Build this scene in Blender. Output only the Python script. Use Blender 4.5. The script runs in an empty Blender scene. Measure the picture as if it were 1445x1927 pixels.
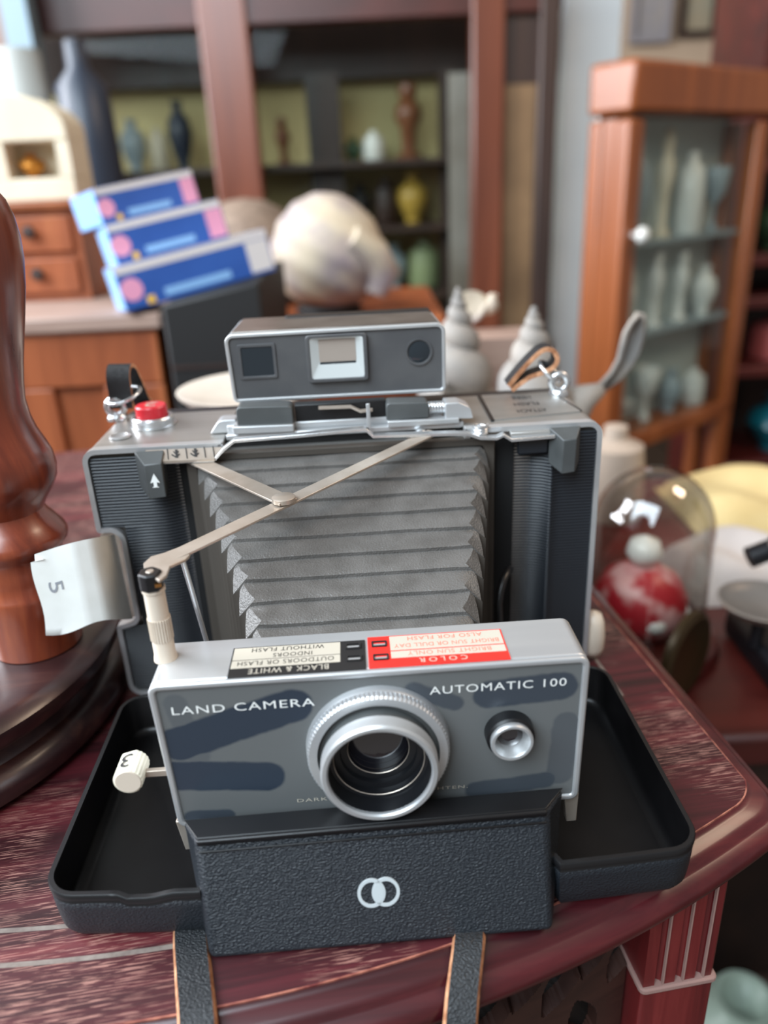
import bpy, bmesh, math, random
from mathutils import Vector, Matrix
random.seed(7)
scene = bpy.context.scene
COL = scene.collection
# ------------------------------------------------------------------ camera, world, lights, exposure
F_PX, PITCH, ROLL, CAM_H = 1450.0, math.radians(23.0), math.radians(2.7), 192.0     # lengths below are millimetres
S = 0.001
cam_d = bpy.data.cameras.new('phone_camera'); cam = bpy.data.objects.new('phone_camera', cam_d); COL.objects.link(cam)
cam_d.sensor_fit = 'HORIZONTAL'; cam_d.sensor_width = 36.0; cam_d.lens = 36.0 * F_PX / 1445.0
cam_d.clip_start = 0.01; cam_d.clip_end = 30
cam_d.dof.use_dof = True; cam_d.dof.focus_distance = 0.240; cam_d.dof.aperture_fstop = 8.5
cr, sr = math.cos(ROLL), math.sin(ROLL); ct, st = math.cos(PITCH), math.sin(PITCH)
right = Vector((cr, -sr * st, -sr * ct)); up = Vector((sr, cr * st, cr * ct)); back = Vector((0, -ct, st))
M = Matrix((right, up, back)).transposed().to_4x4(); M.translation = Vector((0, 0, CAM_H * S)); cam.matrix_world = M
scene.camera = cam
world = bpy.data.worlds.new('room_light'); scene.world = world; world.use_nodes = True
bg = world.node_tree.nodes['Background']; bg.inputs[0].default_value = (0.86, 0.79, 0.74, 1); bg.inputs[1].default_value = 0.31

def area(name, loc, target, sx, sy, watts, color):
    d = bpy.data.lights.new(name, 'AREA'); d.shape = 'RECTANGLE'; d.size = sx; d.size_y = sy; d.energy = watts; d.color = color
    o = bpy.data.objects.new(name, d); COL.objects.link(o); o.location = loc
    o.rotation_euler = (Vector(target) - Vector(loc)).to_track_quat('-Z', 'Y').to_euler()
    return o
area('window_daylight', (-0.95, -0.75, 1.45), (0, 0.3, 0.0), 1.8, 1.4, 88, (0.77, 0.90, 1.0))
area('background_fill', (-2.2, 0.9, 1.2), (0.3, 1.6, 0.2), 1.4, 1.6, 150, (0.90, 0.94, 1.0))  # unseen fill lamp added to brighten the background objects
area('warm_shop_lamp', (1.3, 0.5, 1.5), (0.2, 0.9, 0.0), 0.5, 0.5, 12, (1.0, 0.76, 0.55))
vs = scene.view_settings
vs.view_transform = 'Standard'; vs.look = 'None'; vs.gamma = 1.0; vs.use_curve_mapping = False; vs.exposure = 0.1

# ------------------------------------------------------------------ pixel -> place (photo frame 1445 x 1927)
def ray(px, py):
    u = (px - 722.5) / F_PX; v = -(py - 963.5) / F_PX
    ur = u * cr + v * sr; vu = -u * sr + v * cr
    return Vector((ur, ct + vu * st, -st + vu * ct))
def atY(px, py, Y):
    d = ray(px, py); k = Y / d.y
    return Vector((d.x * k, Y, CAM_H + d.z * k))
def atZ(px, py, Z):
    d = ray(px, py); k = (Z - CAM_H) / d.z
    return Vector((d.x * k, d.y * k, Z))

# ------------------------------------------------------------------ materials
def lin(c):
    return tuple((x / 12.92 if x <= 0.04045 else ((x + 0.055) / 1.055) ** 2.4) for x in (c[0] / 255, c[1] / 255, c[2] / 255)) + (1.0,)
def new_mat(name):
    m = bpy.data.materials.new(name); m.use_nodes = True
    return m, m.node_tree, m.node_tree.nodes['Principled BSDF']
def mat(name, c, rough=0.5, metal=0.0, c2=None, nscale=40, bump=0.0, bscale=400, stretch=(1, 1, 1), spec=0.5, coat=0.0, detail=4, lo=0.35, hi=0.65, rvar=0.0):
    m, nt, b = new_mat(name); N = nt.nodes.new; K = nt.links.new
    b.inputs['Base Color'].default_value = lin(c); b.inputs['Roughness'].default_value = rough; b.inputs['Metallic'].default_value = metal
    b.inputs['Specular IOR Level'].default_value = spec
    if coat: b.inputs['Coat Weight'].default_value = coat; b.inputs['Coat Roughness'].default_value = 0.15
    tc = N('ShaderNodeTexCoord'); mp = N('ShaderNodeMapping'); mp.inputs['Scale'].default_value = stretch
    K(tc.outputs['Object'], mp.inputs['Vector'])
    n = N('ShaderNodeTexNoise'); n.inputs['Scale'].default_value = nscale; n.inputs['Detail'].default_value = detail
    K(mp.outputs[0], n.inputs['Vector'])
    if c2 is not None:
        r = N('ShaderNodeValToRGB'); r.color_ramp.elements[0].color = lin(c); r.color_ramp.elements[1].color = lin(c2)
        r.color_ramp.elements[0].position = lo; r.color_ramp.elements[1].position = hi
        K(n.outputs['Fac'], r.inputs[0]); K(r.outputs[0], b.inputs['Base Color'])
    if rvar:
        mr = N('ShaderNodeMapRange'); mr.inputs['To Min'].default_value = rough - rvar; mr.inputs['To Max'].default_value = rough + rvar
        K(n.outputs['Fac'], mr.inputs[0]); K(mr.outputs[0], b.inputs['Roughness'])
    if bump:
        n2 = N('ShaderNodeTexNoise'); n2.inputs['Scale'].default_value = bscale; n2.inputs['Detail'].default_value = 3
        K(tc.outputs['Object'], n2.inputs['Vector'])
        bp = N('ShaderNodeBump'); bp.inputs['Strength'].default_value = bump; bp.inputs['Distance'].default_value = 0.0006
        K(n2.outputs['Fac'], bp.inputs['Height']); K(bp.outputs[0], b.inputs['Normal'])
    return m
def wood(name, stops, ax='x', scale=14, along=0.08, rough=0.35, bump=0.25, coat=0.3, dust=None, dist=1.5):
    """streaky procedural wood grain; stops = [(pos, srgb)...]"""
    m, nt, b = new_mat(name); N = nt.nodes.new; K = nt.links.new
    tc = N('ShaderNodeTexCoord'); mp = N('ShaderNodeMapping')
    sc = {'x': (along, 1, 1), 'y': (1, along, 1), 'z': (1, 1, along)}[ax]; mp.inputs['Scale'].default_value = sc
    K(tc.outputs['Object'], mp.inputs['Vector'])
    n = N('ShaderNodeTexNoise'); n.inputs['Scale'].default_value = scale; n.inputs['Detail'].default_value = 8; n.inputs['Roughness'].default_value = 0.65; n.inputs['Distortion'].default_value = dist
    K(mp.outputs[0], n.inputs['Vector'])
    r = N('ShaderNodeValToRGB'); els = r.color_ramp.elements
    while len(els) < len(stops): els.new(0.5)
    for e, (p, c) in zip(els, stops): e.position = p; e.color = lin(c)
    K(n.outputs['Fac'], r.inputs[0]); colour = r.outputs[0]
    rg = N('ShaderNodeMapRange'); rg.inputs['To Min'].default_value = rough - 0.08; rg.inputs['To Max'].default_value = rough + 0.15
    K(n.outputs['Fac'], rg.inputs[0]); rough_out = rg.outputs[0]
    if dust:   # worn pale pores in patches, following the grain
        mp2 = N('ShaderNodeMapping'); mp2.inputs['Scale'].default_value = tuple(k * dust[2] for k in {'x': (0.045, 1, 1), 'y': (1, 0.045, 1), 'z': (1, 1, 0.045)}[ax])
        K(tc.outputs['Object'], mp2.inputs['Vector'])
        n2 = N('ShaderNodeTexNoise'); n2.inputs['Scale'].default_value = 1; n2.inputs['Detail'].default_value = 4; K(mp2.outputs[0], n2.inputs['Vector'])
        n3 = N('ShaderNodeTexNoise'); n3.inputs['Scale'].default_value = 22; n3.inputs['Detail'].default_value = 2; K(tc.outputs['Object'], n3.inputs['Vector'])
        a = N('ShaderNodeMapRange'); a.inputs['From Min'].default_value = 0.54; a.inputs['From Max'].default_value = 0.585; K(n2.outputs['Fac'], a.inputs[0])
        c = N('ShaderNodeMapRange'); c.inputs['From Min'].default_value = 0.42; c.inputs['From Max'].default_value = 0.56; K(n3.outputs['Fac'], c.inputs[0])
        mu = N('ShaderNodeMath'); mu.operation = 'MULTIPLY'; K(a.outputs[0], mu.inputs[0]); K(c.outputs[0], mu.inputs[1])
        mu2 = N('ShaderNodeMath'); mu2.operation = 'MULTIPLY'; K(mu.outputs[0], mu2.inputs[0]); mu2.inputs[1].default_value = dust[1]
        mx = N('ShaderNodeMix'); mx.data_type = 'RGBA'; K(mu2.outputs[0], mx.inputs['Factor']); K(colour, mx.inputs['A']); mx.inputs['B'].default_value = lin(dust[0])
        colour = mx.outputs['Result']
    K(colour, b.inputs['Base Color']); K(rough_out, b.inputs['Roughness'])
    if coat: b.inputs['Coat Weight'].default_value = coat; b.inputs['Coat Roughness'].default_value = 0.22
    bp = N('ShaderNodeBump'); bp.inputs['Strength'].default_value = bump; bp.inputs['Distance'].default_value = 0.0005
    K(n.outputs['Fac'], bp.inputs['Height']); K(bp.outputs[0], b.inputs['Normal'])
    return m
def glass_mat(name, tint, gloss=0.12, rough=0.02, edge=0.75):
    m = bpy.data.materials.new(name); m.use_nodes = True; nt = m.node_tree; nt.nodes.clear(); N = nt.nodes.new; K = nt.links.new
    out = N('ShaderNodeOutputMaterial'); mx = N('ShaderNodeMixShader'); t = N('ShaderNodeBsdfTransparent'); g = N('ShaderNodeBsdfGlossy')
    t.inputs[0].default_value = lin(tint); g.inputs['Roughness'].default_value = rough
    lw = N('ShaderNodeLayerWeight'); lw.inputs['Blend'].default_value = 0.35
    mr = N('ShaderNodeMapRange'); mr.inputs['To Min'].default_value = gloss; mr.inputs['To Max'].default_value = edge
    K(lw.outputs['Facing'], mr.inputs[0]); K(mr.outputs[0], mx.inputs[0]); K(t.outputs[0], mx.inputs[1]); K(g.outputs[0], mx.inputs[2]); K(mx.outputs[0], out.inputs[0])
    return m
def pebble_mat(name, c, rough, scale, strength):
    m, nt, b = new_mat(name); N = nt.nodes.new; K = nt.links.new
    b.inputs['Base Color'].default_value = lin(c); b.inputs['Roughness'].default_value = rough
    tc = N('ShaderNodeTexCoord')
    mp = N('ShaderNodeMapping'); mp.inputs['Scale'].default_value = (0.55, 1, 1); K(tc.outputs['Object'], mp.inputs[0])
    v = N('ShaderNodeTexVoronoi'); v.feature = 'SMOOTH_F1'; v.inputs['Scale'].default_value = scale; v.inputs['Smoothness'].default_value = 0.6
    n = N('ShaderNodeTexNoise'); n.inputs['Scale'].default_value = scale * 1.4; n.inputs['Detail'].default_value = 2
    K(mp.outputs[0], v.inputs['Vector']); K(mp.outputs[0], n.inputs['Vector'])
    ad = N('ShaderNodeMath'); ad.operation = 'ADD'; K(v.outputs['Distance'], ad.inputs[0]); K(n.outputs['Fac'], ad.inputs[1])
    bp = N('ShaderNodeBump'); bp.inputs['Strength'].default_value = strength; bp.inputs['Distance'].default_value = 0.0006
    K(ad.outputs[0], bp.inputs['Height']); K(bp.outputs[0], b.inputs['Normal'])
    return m
def face_plate_mat():
    """hazed grey lacquer with darker wiped finger marks (capsule shapes in the plate's own x/z)"""
    m, nt, b = new_mat('hazed_face_lacquer'); N = nt.nodes.new; K = nt.links.new
    tc = N('ShaderNodeTexCoord'); nz = N('ShaderNodeTexNoise'); nz.inputs['Scale'].default_value = 200; nz.inputs['Detail'].default_value = 3
    K(tc.outputs['Object'], nz.inputs['Vector'])
    off = N('ShaderNodeVectorMath'); off.operation = 'MULTIPLY_ADD'
    K(nz.outputs['Color'], off.inputs[0]); off.inputs[1].default_value = (0.0013, 0, 0.0013); K(tc.outputs['Object'], off.inputs[2])
    flat = N('ShaderNodeVectorMath'); flat.operation = 'MULTIPLY'; flat.inputs[1].default_value = (1, 0, 1); K(off.outputs[0], flat.inputs[0])
    total = None
    caps = [((-51, 45), (-17, 56), 5.4, 1.0), ((-54, 33.5), (-27, 31), 5.0, 1.0), ((40, 55.2), (61, 56.5), 4.4, 0.85), ((63, 43), (62, 24), 3.6, 0.45),
            ((18, 58.5), (30, 53), 2.2, 0.7), ((-51, 17.5), (-40, 17), 1.9, 0.8), ((36, 20), (58, 22), 2.6, 0.7), ((-47, 13.8), (-25, 15), 1.1, 0.7), ((-50, 59), (-46, 40), 3.0, 0.3)]
    for a, c, rad, amt in caps:
        A = Vector((a[0] * S, 0, a[1] * S)); D = Vector((c[0] * S, 0, c[1] * S)) - A
        sub = N('ShaderNodeVectorMath'); sub.operation = 'SUBTRACT'; K(flat.outputs[0], sub.inputs[0]); sub.inputs[1].default_value = A
        dot = N('ShaderNodeVectorMath'); dot.operation = 'DOT_PRODUCT'; K(sub.outputs[0], dot.inputs[0]); dot.inputs[1].default_value = D / D.length_squared
        cl = N('ShaderNodeClamp'); K(dot.outputs['Value'], cl.inputs[0])
        sc = N('ShaderNodeVectorMath'); sc.operation = 'SCALE'; sc.inputs[0].default_value = D; K(cl.outputs[0], sc.inputs['Scale'])
        s2 = N('ShaderNodeVectorMath'); s2.operation = 'DISTANCE'; K(sub.outputs[0], s2.inputs[0]); K(sc.outputs[0], s2.inputs[1])
        mr = N('ShaderNodeMapRange'); mr.inputs['From Min'].default_value = (rad + 0.9) * S; mr.inputs['From Max'].default_value = rad * S; mr.inputs['To Max'].default_value = amt
        K(s2.outputs['Value'], mr.inputs[0])
        if total is None: total = mr.outputs[0]
        else:
            mx = N('ShaderNodeMath'); mx.operation = 'MAXIMUM'; K(total, mx.inputs[0]); K(mr.outputs[0], mx.inputs[1]); total = mx.outputs[0]
    mix = N('ShaderNodeMix'); mix.data_type = 'RGBA'; K(total, mix.inputs['Factor'])
    mix.inputs['A'].default_value = lin((100, 102, 102)); mix.inputs['B'].default_value = lin((47, 56, 68))
    K(mix.outputs['Result'], b.inputs['Base Color'])
    r = N('ShaderNodeMapRange'); r.inputs['To Min'].default_value = 0.42; r.inputs['To Max'].default_value = 0.26; K(total, r.inputs[0]); K(r.outputs[0], b.inputs['Roughness'])
    b.inputs['Metallic'].default_value = 0.1
    return m

MT = dict(
    alu=mat('satin_aluminium', (202, 203, 203), 0.36, 0.62, (187, 188, 190), 60, stretch=(0.15, 1, 1), rvar=0.05),
    alu_top=mat('brushed_aluminium', (176, 173, 169), 0.38, 0.7, (158, 155, 150), 70, stretch=(0.1, 1, 1), rvar=0.06),
    chrome=mat('bright_chrome', (214, 216, 218), 0.26, 0.85),
    steel=mat('nickel_steel', (200, 188, 176), 0.38, 0.65, (182, 168, 154), 90, rvar=0.05),
    rib=mat('black_ribbed_plastic', (28, 32, 38), 0.40),
    black=mat('black_plastic', (17, 17, 19), 0.38),
    blackmat=mat('black_flock', (12, 12, 13), 0.85),
    tray_in=mat('smooth_black_plastic', (9, 8, 9), 0.34, 0, (15, 14, 15), 60, spec=0.35),
    pebble=pebble_mat('pebbled_black_plastic', (25, 30, 36), 0.42, 2300, 0.5),
    strap=pebble_mat('grained_black_leather', (24, 26, 29), 0.42, 2600, 0.45),
    raw=mat('raw_tan_leather_edge', (206, 150, 112), 0.8, 0, (150, 96, 62), 300, bump=0.8, bscale=900),
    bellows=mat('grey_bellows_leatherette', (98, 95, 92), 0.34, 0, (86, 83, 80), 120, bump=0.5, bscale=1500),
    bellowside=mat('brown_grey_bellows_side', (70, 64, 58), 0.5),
    face=face_plate_mat(),
    finder=mat('grey_finder_face', (88, 88, 89), 0.45, 0.2, (80, 80, 82), 90),
    grey=mat('dark_grey_plastic', (78, 80, 80), 0.42, 0, (68, 70, 70), 80),
    red=mat('red_plastic', (206, 40, 52), 0.35),
    cream=mat('cream_plastic', (236, 228, 206), 0.4),
    ivory=mat('ivory_enamel', (206, 191, 174), 0.36),
    white=mat('white_paint', (232, 232, 228), 0.5),
    labelcream=mat('cream_label_paint', (182, 174, 160), 0.45),
    labelred=mat('red_label_paint', (226, 44, 36), 0.4),
    ink=mat('black_ink', (26, 24, 24), 0.6),
    paleink=mat('faded_red_ink', (226, 116, 96), 0.6),
    pencil=mat('pencil_grey', (150, 152, 158), 0.8),
    paper=mat('white_paper', (246, 246, 242), 0.7, 0, (222, 222, 214), 30),
    lens=mat('coated_lens_glass', (18, 18, 26), 0.04, 0, spec=0.9, coat=1.0),
    dglass=mat('dark_window_glass', (34, 42, 48), 0.07, 0, spec=0.7),
    fglass=mat('finder_lens_glass', (158, 146, 136), 0.08, 0, spec=0.8),
    mirror=mat('silvered_bezel', (226, 232, 232), 0.2, 0.45),
    throat=mat('satin_black_throat', (20, 21, 24), 0.3),
    roof_reflection=mat('brown_grey_roof_reflection', (122, 114, 108), 0.3, 0.6, (104, 96, 90), 70),
    gold=mat('brass_contact', (205, 150, 90), 0.3, 1.0),
)

# ------------------------------------------------------------------ mesh helpers (millimetres in, metres out)
def make(name, verts, faces, material, parent=None, smooth=None, bevel=0, mats=None, fmat=None, seg=2):
    me = bpy.data.meshes.new(name); me.from_pydata([(v[0] * S, v[1] * S, v[2] * S) for v in verts], [], faces); me.validate()
    bm = bmesh.new(); bm.from_mesh(me); bmesh.ops.recalc_face_normals(bm, faces=bm.faces); bm.to_mesh(me); bm.free()
    for mm in (mats or [material]): me.materials.append(mm)
    if fmat:
        for p, i in zip(me.polygons, fmat): p.material_index = i
    o = bpy.data.objects.new(name, me); COL.objects.link(o)
    if parent: o.parent = parent
    if smooth is not None:
        me.shade_smooth(); me.set_sharp_from_angle(angle=math.radians(smooth))
    if bevel:
        b = o.modifiers.new('bevel', 'BEVEL'); b.width = bevel * S; b.segments = seg; b.limit_method = 'ANGLE'; b.angle_limit = math.radians(40)
        if smooth is None: me.shade_smooth(); me.set_sharp_from_angle(angle=math.radians(35))
    return o
class MB:
    def __init__(s): s.v = []; s.f = []; s.m = []
    def add(s, vs, fs, mi=0):
        k = len(s.v); s.v += [tuple(p) for p in vs]; s.f += [tuple(i + k for i in f) for f in fs]; s.m += [mi] * len(fs); return s
    def box(s, x0, x1, y0, y1, z0, z1, mi=0, rz=0, piv=None):
        vs = [(x, y, z) for x in (x0, x1) for y in (y0, y1) for z in (z0, z1)]
        if rz:
            px, py = piv or ((x0 + x1) / 2, (y0 + y1) / 2); c, n = math.cos(rz), math.sin(rz)
            vs = [(px + (x - px) * c - (y - py) * n, py + (x - px) * n + (y - py) * c, z) for x, y, z in vs]
        return s.add(vs, [(0, 1, 3, 2), (4, 6, 7, 5), (0, 4, 5, 1), (2, 3, 7, 6), (0, 2, 6, 4), (1, 5, 7, 3)], mi)
    def prism(s, pts, a0, a1, axis='y', mi=0, top=None):
        n = len(pts); top = top or pts
        mk = {'y': lambda p, a: (p[0], a, p[1]), 'z': lambda p, a: (p[0], p[1], a), 'x': lambda p, a: (a, p[0], p[1])}[axis]
        vs = [mk(p, a0) for p in pts] + [mk(p, a1) for p in top]
        return s.add(vs, [tuple(range(n)), tuple(range(2 * n - 1, n - 1, -1))] + [(i, (i + 1) % n, n + (i + 1) % n, n + i) for i in range(n)], mi)
    def lathe(s, prof, c=(0, 0, 0), axis='z', n=48, mi=0, a0=0, a1=2 * math.pi, caps=True):
        """prof = [(r, h)]; axis 'z' up or '-y' towards the viewer"""
        vs = []; full = abs(a1 - a0 - 2 * math.pi) < 1e-6; cnt = n if full else n + 1
        for r, h in prof:
            for i in range(cnt):
                a = a0 + (a1 - a0) * i / n
                p = (r * math.cos(a), r * math.sin(a))
                vs.append((c[0] + p[0], c[1] + p[1], c[2] + h) if axis == 'z' else ((c[0] + p[0], c[1] - h, c[2] + p[1]) if axis == '-y' else (c[0] + h, c[1] + p[0], c[2] + p[1])))
        fs = []
        for j in range(len(prof) - 1):
            for i in range(n):
                k = (i + 1) % cnt; fs.append((j * cnt + i, j * cnt + k, (j + 1) * cnt + k, (j + 1) * cnt + i))
        if full and caps:
            if prof[0][0] > 1e-6: fs.append(tuple(range(cnt)))
            if prof[-1][0] > 1e-6: fs.append(tuple(range((len(prof) - 1) * cnt, len(prof) * cnt)))
        return s.add(vs, fs, mi)
    def tube(s, path, r, n=10, mi=0, closed=False):
        P = [Vector(p) for p in path]; m = len(P); vs = []; nrm = None
        for i in range(m):
            t = (P[(i + 1) % m] - P[i - 1]) if closed else (P[min(i + 1, m - 1)] - P[max(i - 1, 0)])
            t.normalize()
            if nrm is None:
                nrm = t.orthogonal().normalized()
            else:
                nrm = (nrm - t * nrm.dot(t)).normalized()
            b = t.cross(nrm); rr = r[i] if isinstance(r, (list, tuple)) else r
            for k in range(n):
                a = 2 * math.pi * k / n; vs.append(P[i] + nrm * rr * math.cos(a) + b * rr * math.sin(a))
        fs = []
        for i in range(m if closed else m - 1):
            j = (i + 1) % m
            for k in range(n): fs.append((i * n + k, i * n + (k + 1) % n, j * n + (k + 1) % n, j * n + k))
        if not closed: fs += [tuple(range(n)), tuple(range((m - 1) * n, m * n))]
        return s.add(vs, fs, mi)
    def ribbon(s, path, wid, th, flare=0.0, mi=0, edge=None):
        """flat strap along path; wid = width vector (or list); th = thickness"""
        P = [Vector(p) for p in path]; m = len(P); vs = []
        for i in range(m):
            t = (P[min(i + 1, m - 1)] - P[max(i - 1, 0)]).normalized(); w = Vector(wid[i] if isinstance(wid, list) else wid)
            n = t.cross(w).normalized() * th / 2
            fl = w.normalized() * flare; vs += [P[i] - w / 2 - fl - n, P[i] + w / 2 + fl - n, P[i] + w / 2 + n, P[i] - w / 2 + n]
        k = len(s.v); s.add(vs, [])
        for i in range(m - 1):
            for a in range(4):
                b = (a + 1) % 4; s.f.append((k + i * 4 + a, k + i * 4 + b, k + (i + 1) * 4 + b, k + (i + 1) * 4 + a)); s.m.append(edge if (edge is not None and a in (1, 3)) else mi)
        s.f += [(k, k + 1, k + 2, k + 3), tuple(k + (m - 1) * 4 + a for a in (3, 2, 1, 0))]; s.m += [mi if edge is None else edge] * 2
        return s
    def build(s, name, material, parent=None, smooth=None, bevel=0, seg=2):
        ms = material if isinstance(material, list) else [material]
        return make(name, s.v, s.f, None, parent, smooth, bevel, ms, s.m, seg)
def rpoly(corners, k=5):
    """[(x, y, r)] -> rounded outline"""
    out = []; n = len(corners)
    for i in range(n):
        p = Vector(corners[i][:2]); r = corners[i][2]; a = Vector(corners[i - 1][:2]); b = Vector(corners[(i + 1) % n][:2])
        if r <= 0: out.append(tuple(p)); continue
        da = (a - p).normalized(); db = (b - p).normalized(); ang = math.acos(max(-1, min(1, da.dot(db)))); d = r / math.tan(ang / 2)
        d = min(d, (a - p).length * 0.49, (b - p).length * 0.49); rr = d * math.tan(ang / 2)
        c = p + (da + db).normalized() * (rr / math.sin(ang / 2)); p0 = p + da * d; p1 = p + db * d
        a0 = math.atan2(p0.y - c.y, p0.x - c.x); a1 = math.atan2(p1.y - c.y, p1.x - c.x)
        while a1 - a0 > math.pi: a1 -= 2 * math.pi
        while a1 - a0 < -math.pi: a1 += 2 * math.pi
        out += [(c.x + rr * math.cos(a0 + (a1 - a0) * t / k), c.y + rr * math.sin(a0 + (a1 - a0) * t / k)) for t in range(k + 1)]
    return out
def rrect(x0, x1, y0, y1, r, k=5): return rpoly([(x0, y0, r), (x1, y0, r), (x1, y1, r), (x0, y1, r)], k)
def inset(pts, d):
    n = len(pts); out = []
    ar = sum(pts[i][0] * pts[(i + 1) % n][1] - pts[(i + 1) % n][0] * pts[i][1] for i in range(n)); sg = 1 if ar > 0 else -1
    for i in range(n):
        a, p, b = Vector(pts[i - 1]), Vector(pts[i]), Vector(pts[(i + 1) % n])
        e1 = (p - a).normalized(); e2 = (b - p).normalized(); n1 = Vector((-e1.y, e1.x)) * sg; n2 = Vector((-e2.y, e2.x)) * sg
        h = (n1 + n2); L2 = h.length_squared
        out.append(tuple(p + h * (2 * d / L2)) if L2 > 0.2 else tuple(p + n1 * d))
    return out
def ring_prism(mb, outer, inner, a0, a1, axis='y', mi=0):
    n = len(outer); mk = {'y': lambda p, a: (p[0], a, p[1]), 'z': lambda p, a: (p[0], p[1], a)}[axis]
    vs = [mk(p, a0) for p in outer] + [mk(p, a0) for p in inner] + [mk(p, a1) for p in outer] + [mk(p, a1) for p in inner]
    fs = []
    for i in range(n):
        j = (i + 1) % n
        fs += [(i, j, n + j, n + i), (2 * n + i, 3 * n + i, 3 * n + j, 2 * n + j), (i, 2 * n + i, 2 * n + j, j), (n + i, n + j, 3 * n + j, 3 * n + i)]
    mb.add(vs, fs, mi); return mb
def empty(name, loc=(0, 0, 0), rz=0, label=None, cat=None, group=None):
    o = bpy.data.objects.new(name, None); COL.objects.link(o); o.location = Vector(loc) * S; o.rotation_euler = (0, 0, rz); o.empty_display_size = 0.02
    if label: tag(o, label, cat, group)
    return o
def tag(o, label=None, cat=None, group=None, kind=None):
    if label: o['label'] = label
    if cat: o['category'] = cat
    if group: o['group'] = group
    if kind: o['kind'] = kind
    return o
def text(name, body, material, parent, x0, x1, base, cap, mode, d, align_rot=0.0, ext=0.06, spacing=1.0, centre=None):
    """lettering as thin mesh. mode 'front': in x/z plane at y=d facing -y; mode 'top': on z=d, reading from the back (turned half round)"""
    cu = bpy.data.curves.new(name, 'FONT'); cu.body = body; cu.space_character = spacing; cu.resolution_u = 3
    t = bpy.data.objects.new(name, cu); COL.objects.link(t); bpy.context.view_layer.update()
    me = bpy.data.meshes.new_from_object(t); bpy.data.objects.remove(t); bpy.data.curves.remove(cu)
    xs = [v.co.x for v in me.vertices]; ys = [v.co.y for v in me.vertices]; lx, hx, ly, hy = min(xs), max(xs), min(ys), max(ys)
    for v in me.vertices:
        a = (v.co.x - lx) / (hx - lx); b = (v.co.y - ly) / (hy - ly)
        if mode == 'front': v.co = Vector((x0 + a * (x1 - x0), d, base + b * cap)) * S
        elif mode == 'top': v.co = Vector((x1 - a * (x1 - x0), base - b * cap, d)) * S
        else:   # free: rotate in x/z about centre
            X = (a - 0.5) * (x1 - x0); Z = (b - 0.5) * cap; c, n = math.cos(align_rot), math.sin(align_rot)
            v.co = Vector((centre[0] + X * c - Z * n, d, centre[1] + X * n + Z * c)) * S
    me.materials.clear(); me.materials.append(material)
    o = bpy.data.objects.new(name, me); COL.objects.link(o); o.parent = parent
    return o

# ================================================================== THE SETTING
def setting(o): return tag(o, kind='structure')
FLOOR = -720.0
floor_m = wood('old_floor_boards', [(0.3, (40, 30, 26)), (0.5, (62, 46, 38)), (0.75, (84, 64, 52))], 'y', 10, 0.06, 0.5, 0.2, 0)
fl = empty('floor'); setting(fl)
for i in range(34):
    x0 = -3600 + i * 210
    MB().box(x0, x0 + 206, -600, 3600, FLOOR - 20, FLOOR + random.uniform(-1.0, 0.6)).build('floor_board', floor_m, fl)
wall_m = mat('warm_plaster', (206, 182, 156), 0.8, 0, (194, 170, 146), 3)
wb = MB().box(-3600, 3600, 3600, 3700, FLOOR - 20, 2600).build('wall_back', wall_m); setting(wb)
blue_m = mat('pale_blue_plaster', (218, 224, 226), 0.75, 0, (208, 216, 220), 4)

# ================================================================== TABLE (bow-fronted)
TA = math.radians(7.9)
cherry = wood('dark_cherry_top', [(0.30, (26, 8, 11)), (0.45, (50, 12, 18)), (0.58, (76, 21, 28)), (0.75, (104, 38, 40))], 'x', 95, 0.04, 0.42, 0.35, 0.15, ((172, 126, 114), 0.62, 2300), 0.3)
cherry_m = wood('dark_cherry_moulding', [(0.3, (46, 9, 15)), (0.5, (72, 17, 23)), (0.75, (98, 32, 32))], 'x', 40, 0.05, 0.34, 0.12, 0.35)
cherry_p = wood('red_cherry_post', [(0.3, (74, 18, 21)), (0.55, (104, 28, 29)), (0.75, (130, 46, 44))], 'z', 60, 0.06, 0.4, 0.2, 0.2)
fret_m = wood('brown_fret_panel', [(0.3, (40, 22, 18)), (0.6, (62, 36, 28)), (0.8, (80, 50, 38))], 'x', 40, 0.1, 0.5, 0.2, 0.1)
dark_m = mat('leaf_recess_shade', (26, 26, 25), 0.28)  # shade inside the fret panel's leaf openings put in as dark colour
inlay_m = mat('grey_stringing_inlay', (126, 116, 108), 0.5, 0, (104, 92, 86), 300)
pale_line = mat('pale_post_line', (150, 118, 110), 0.8)  # pale colour for the post band and one edge of each flute
table = empty('bow_front_table', (0, 0, 0), TA, 'small dark cherry table with bowed front edge and fluted corner posts under the camera', 'table')
U1, U0, UC, VC, RB, VB = 145.6, -225.6, -40.0, 572.9, 434.5, 640.0
def vfront(u): return VC - math.sqrt(RB * RB - (u - UC) ** 2)
def top_outline(off):
    """outline of the top grown by off; right edge, rounded corner, bow, corner, left edge, back"""
    pts = []
    rb = RB + off; R = 12.0
    def bow(u): return VC - math.sqrt(rb * rb - (u - UC) ** 2)
    pr = []
    ue = U1 + off - R
    for i in range(61):
        u = (2 * UC - ue) + (2 * ue - 2 * UC) * i / 60
        pr.append((u, bow(u)))
    sl = math.asin((ue - UC) / rb)       # tangent angle at the corner
    cx = ue - 0 * math.sin(sl); x, y = pr[-1]
    c = (x - R * math.sin(sl), y + R * math.cos(sl)); k = U1 + off - (c[0] + R)
    arc = [(c[0] + R * math.cos(a) + k * (j / 6), c[1] + R * math.sin(a)) for j in range(1, 7) for a in [(-math.pi / 2 + sl) + (math.pi / 2 - sl) * j / 6]]
    right_side = pr[30:] + arc
    half = right_side + [(U1 + off, VB + off)]
    left = [(2 * UC - p[0], p[1]) for p in reversed(half)]
    return left + half[1:]
o0 = top_outline(0); nO = len(o0)
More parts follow.
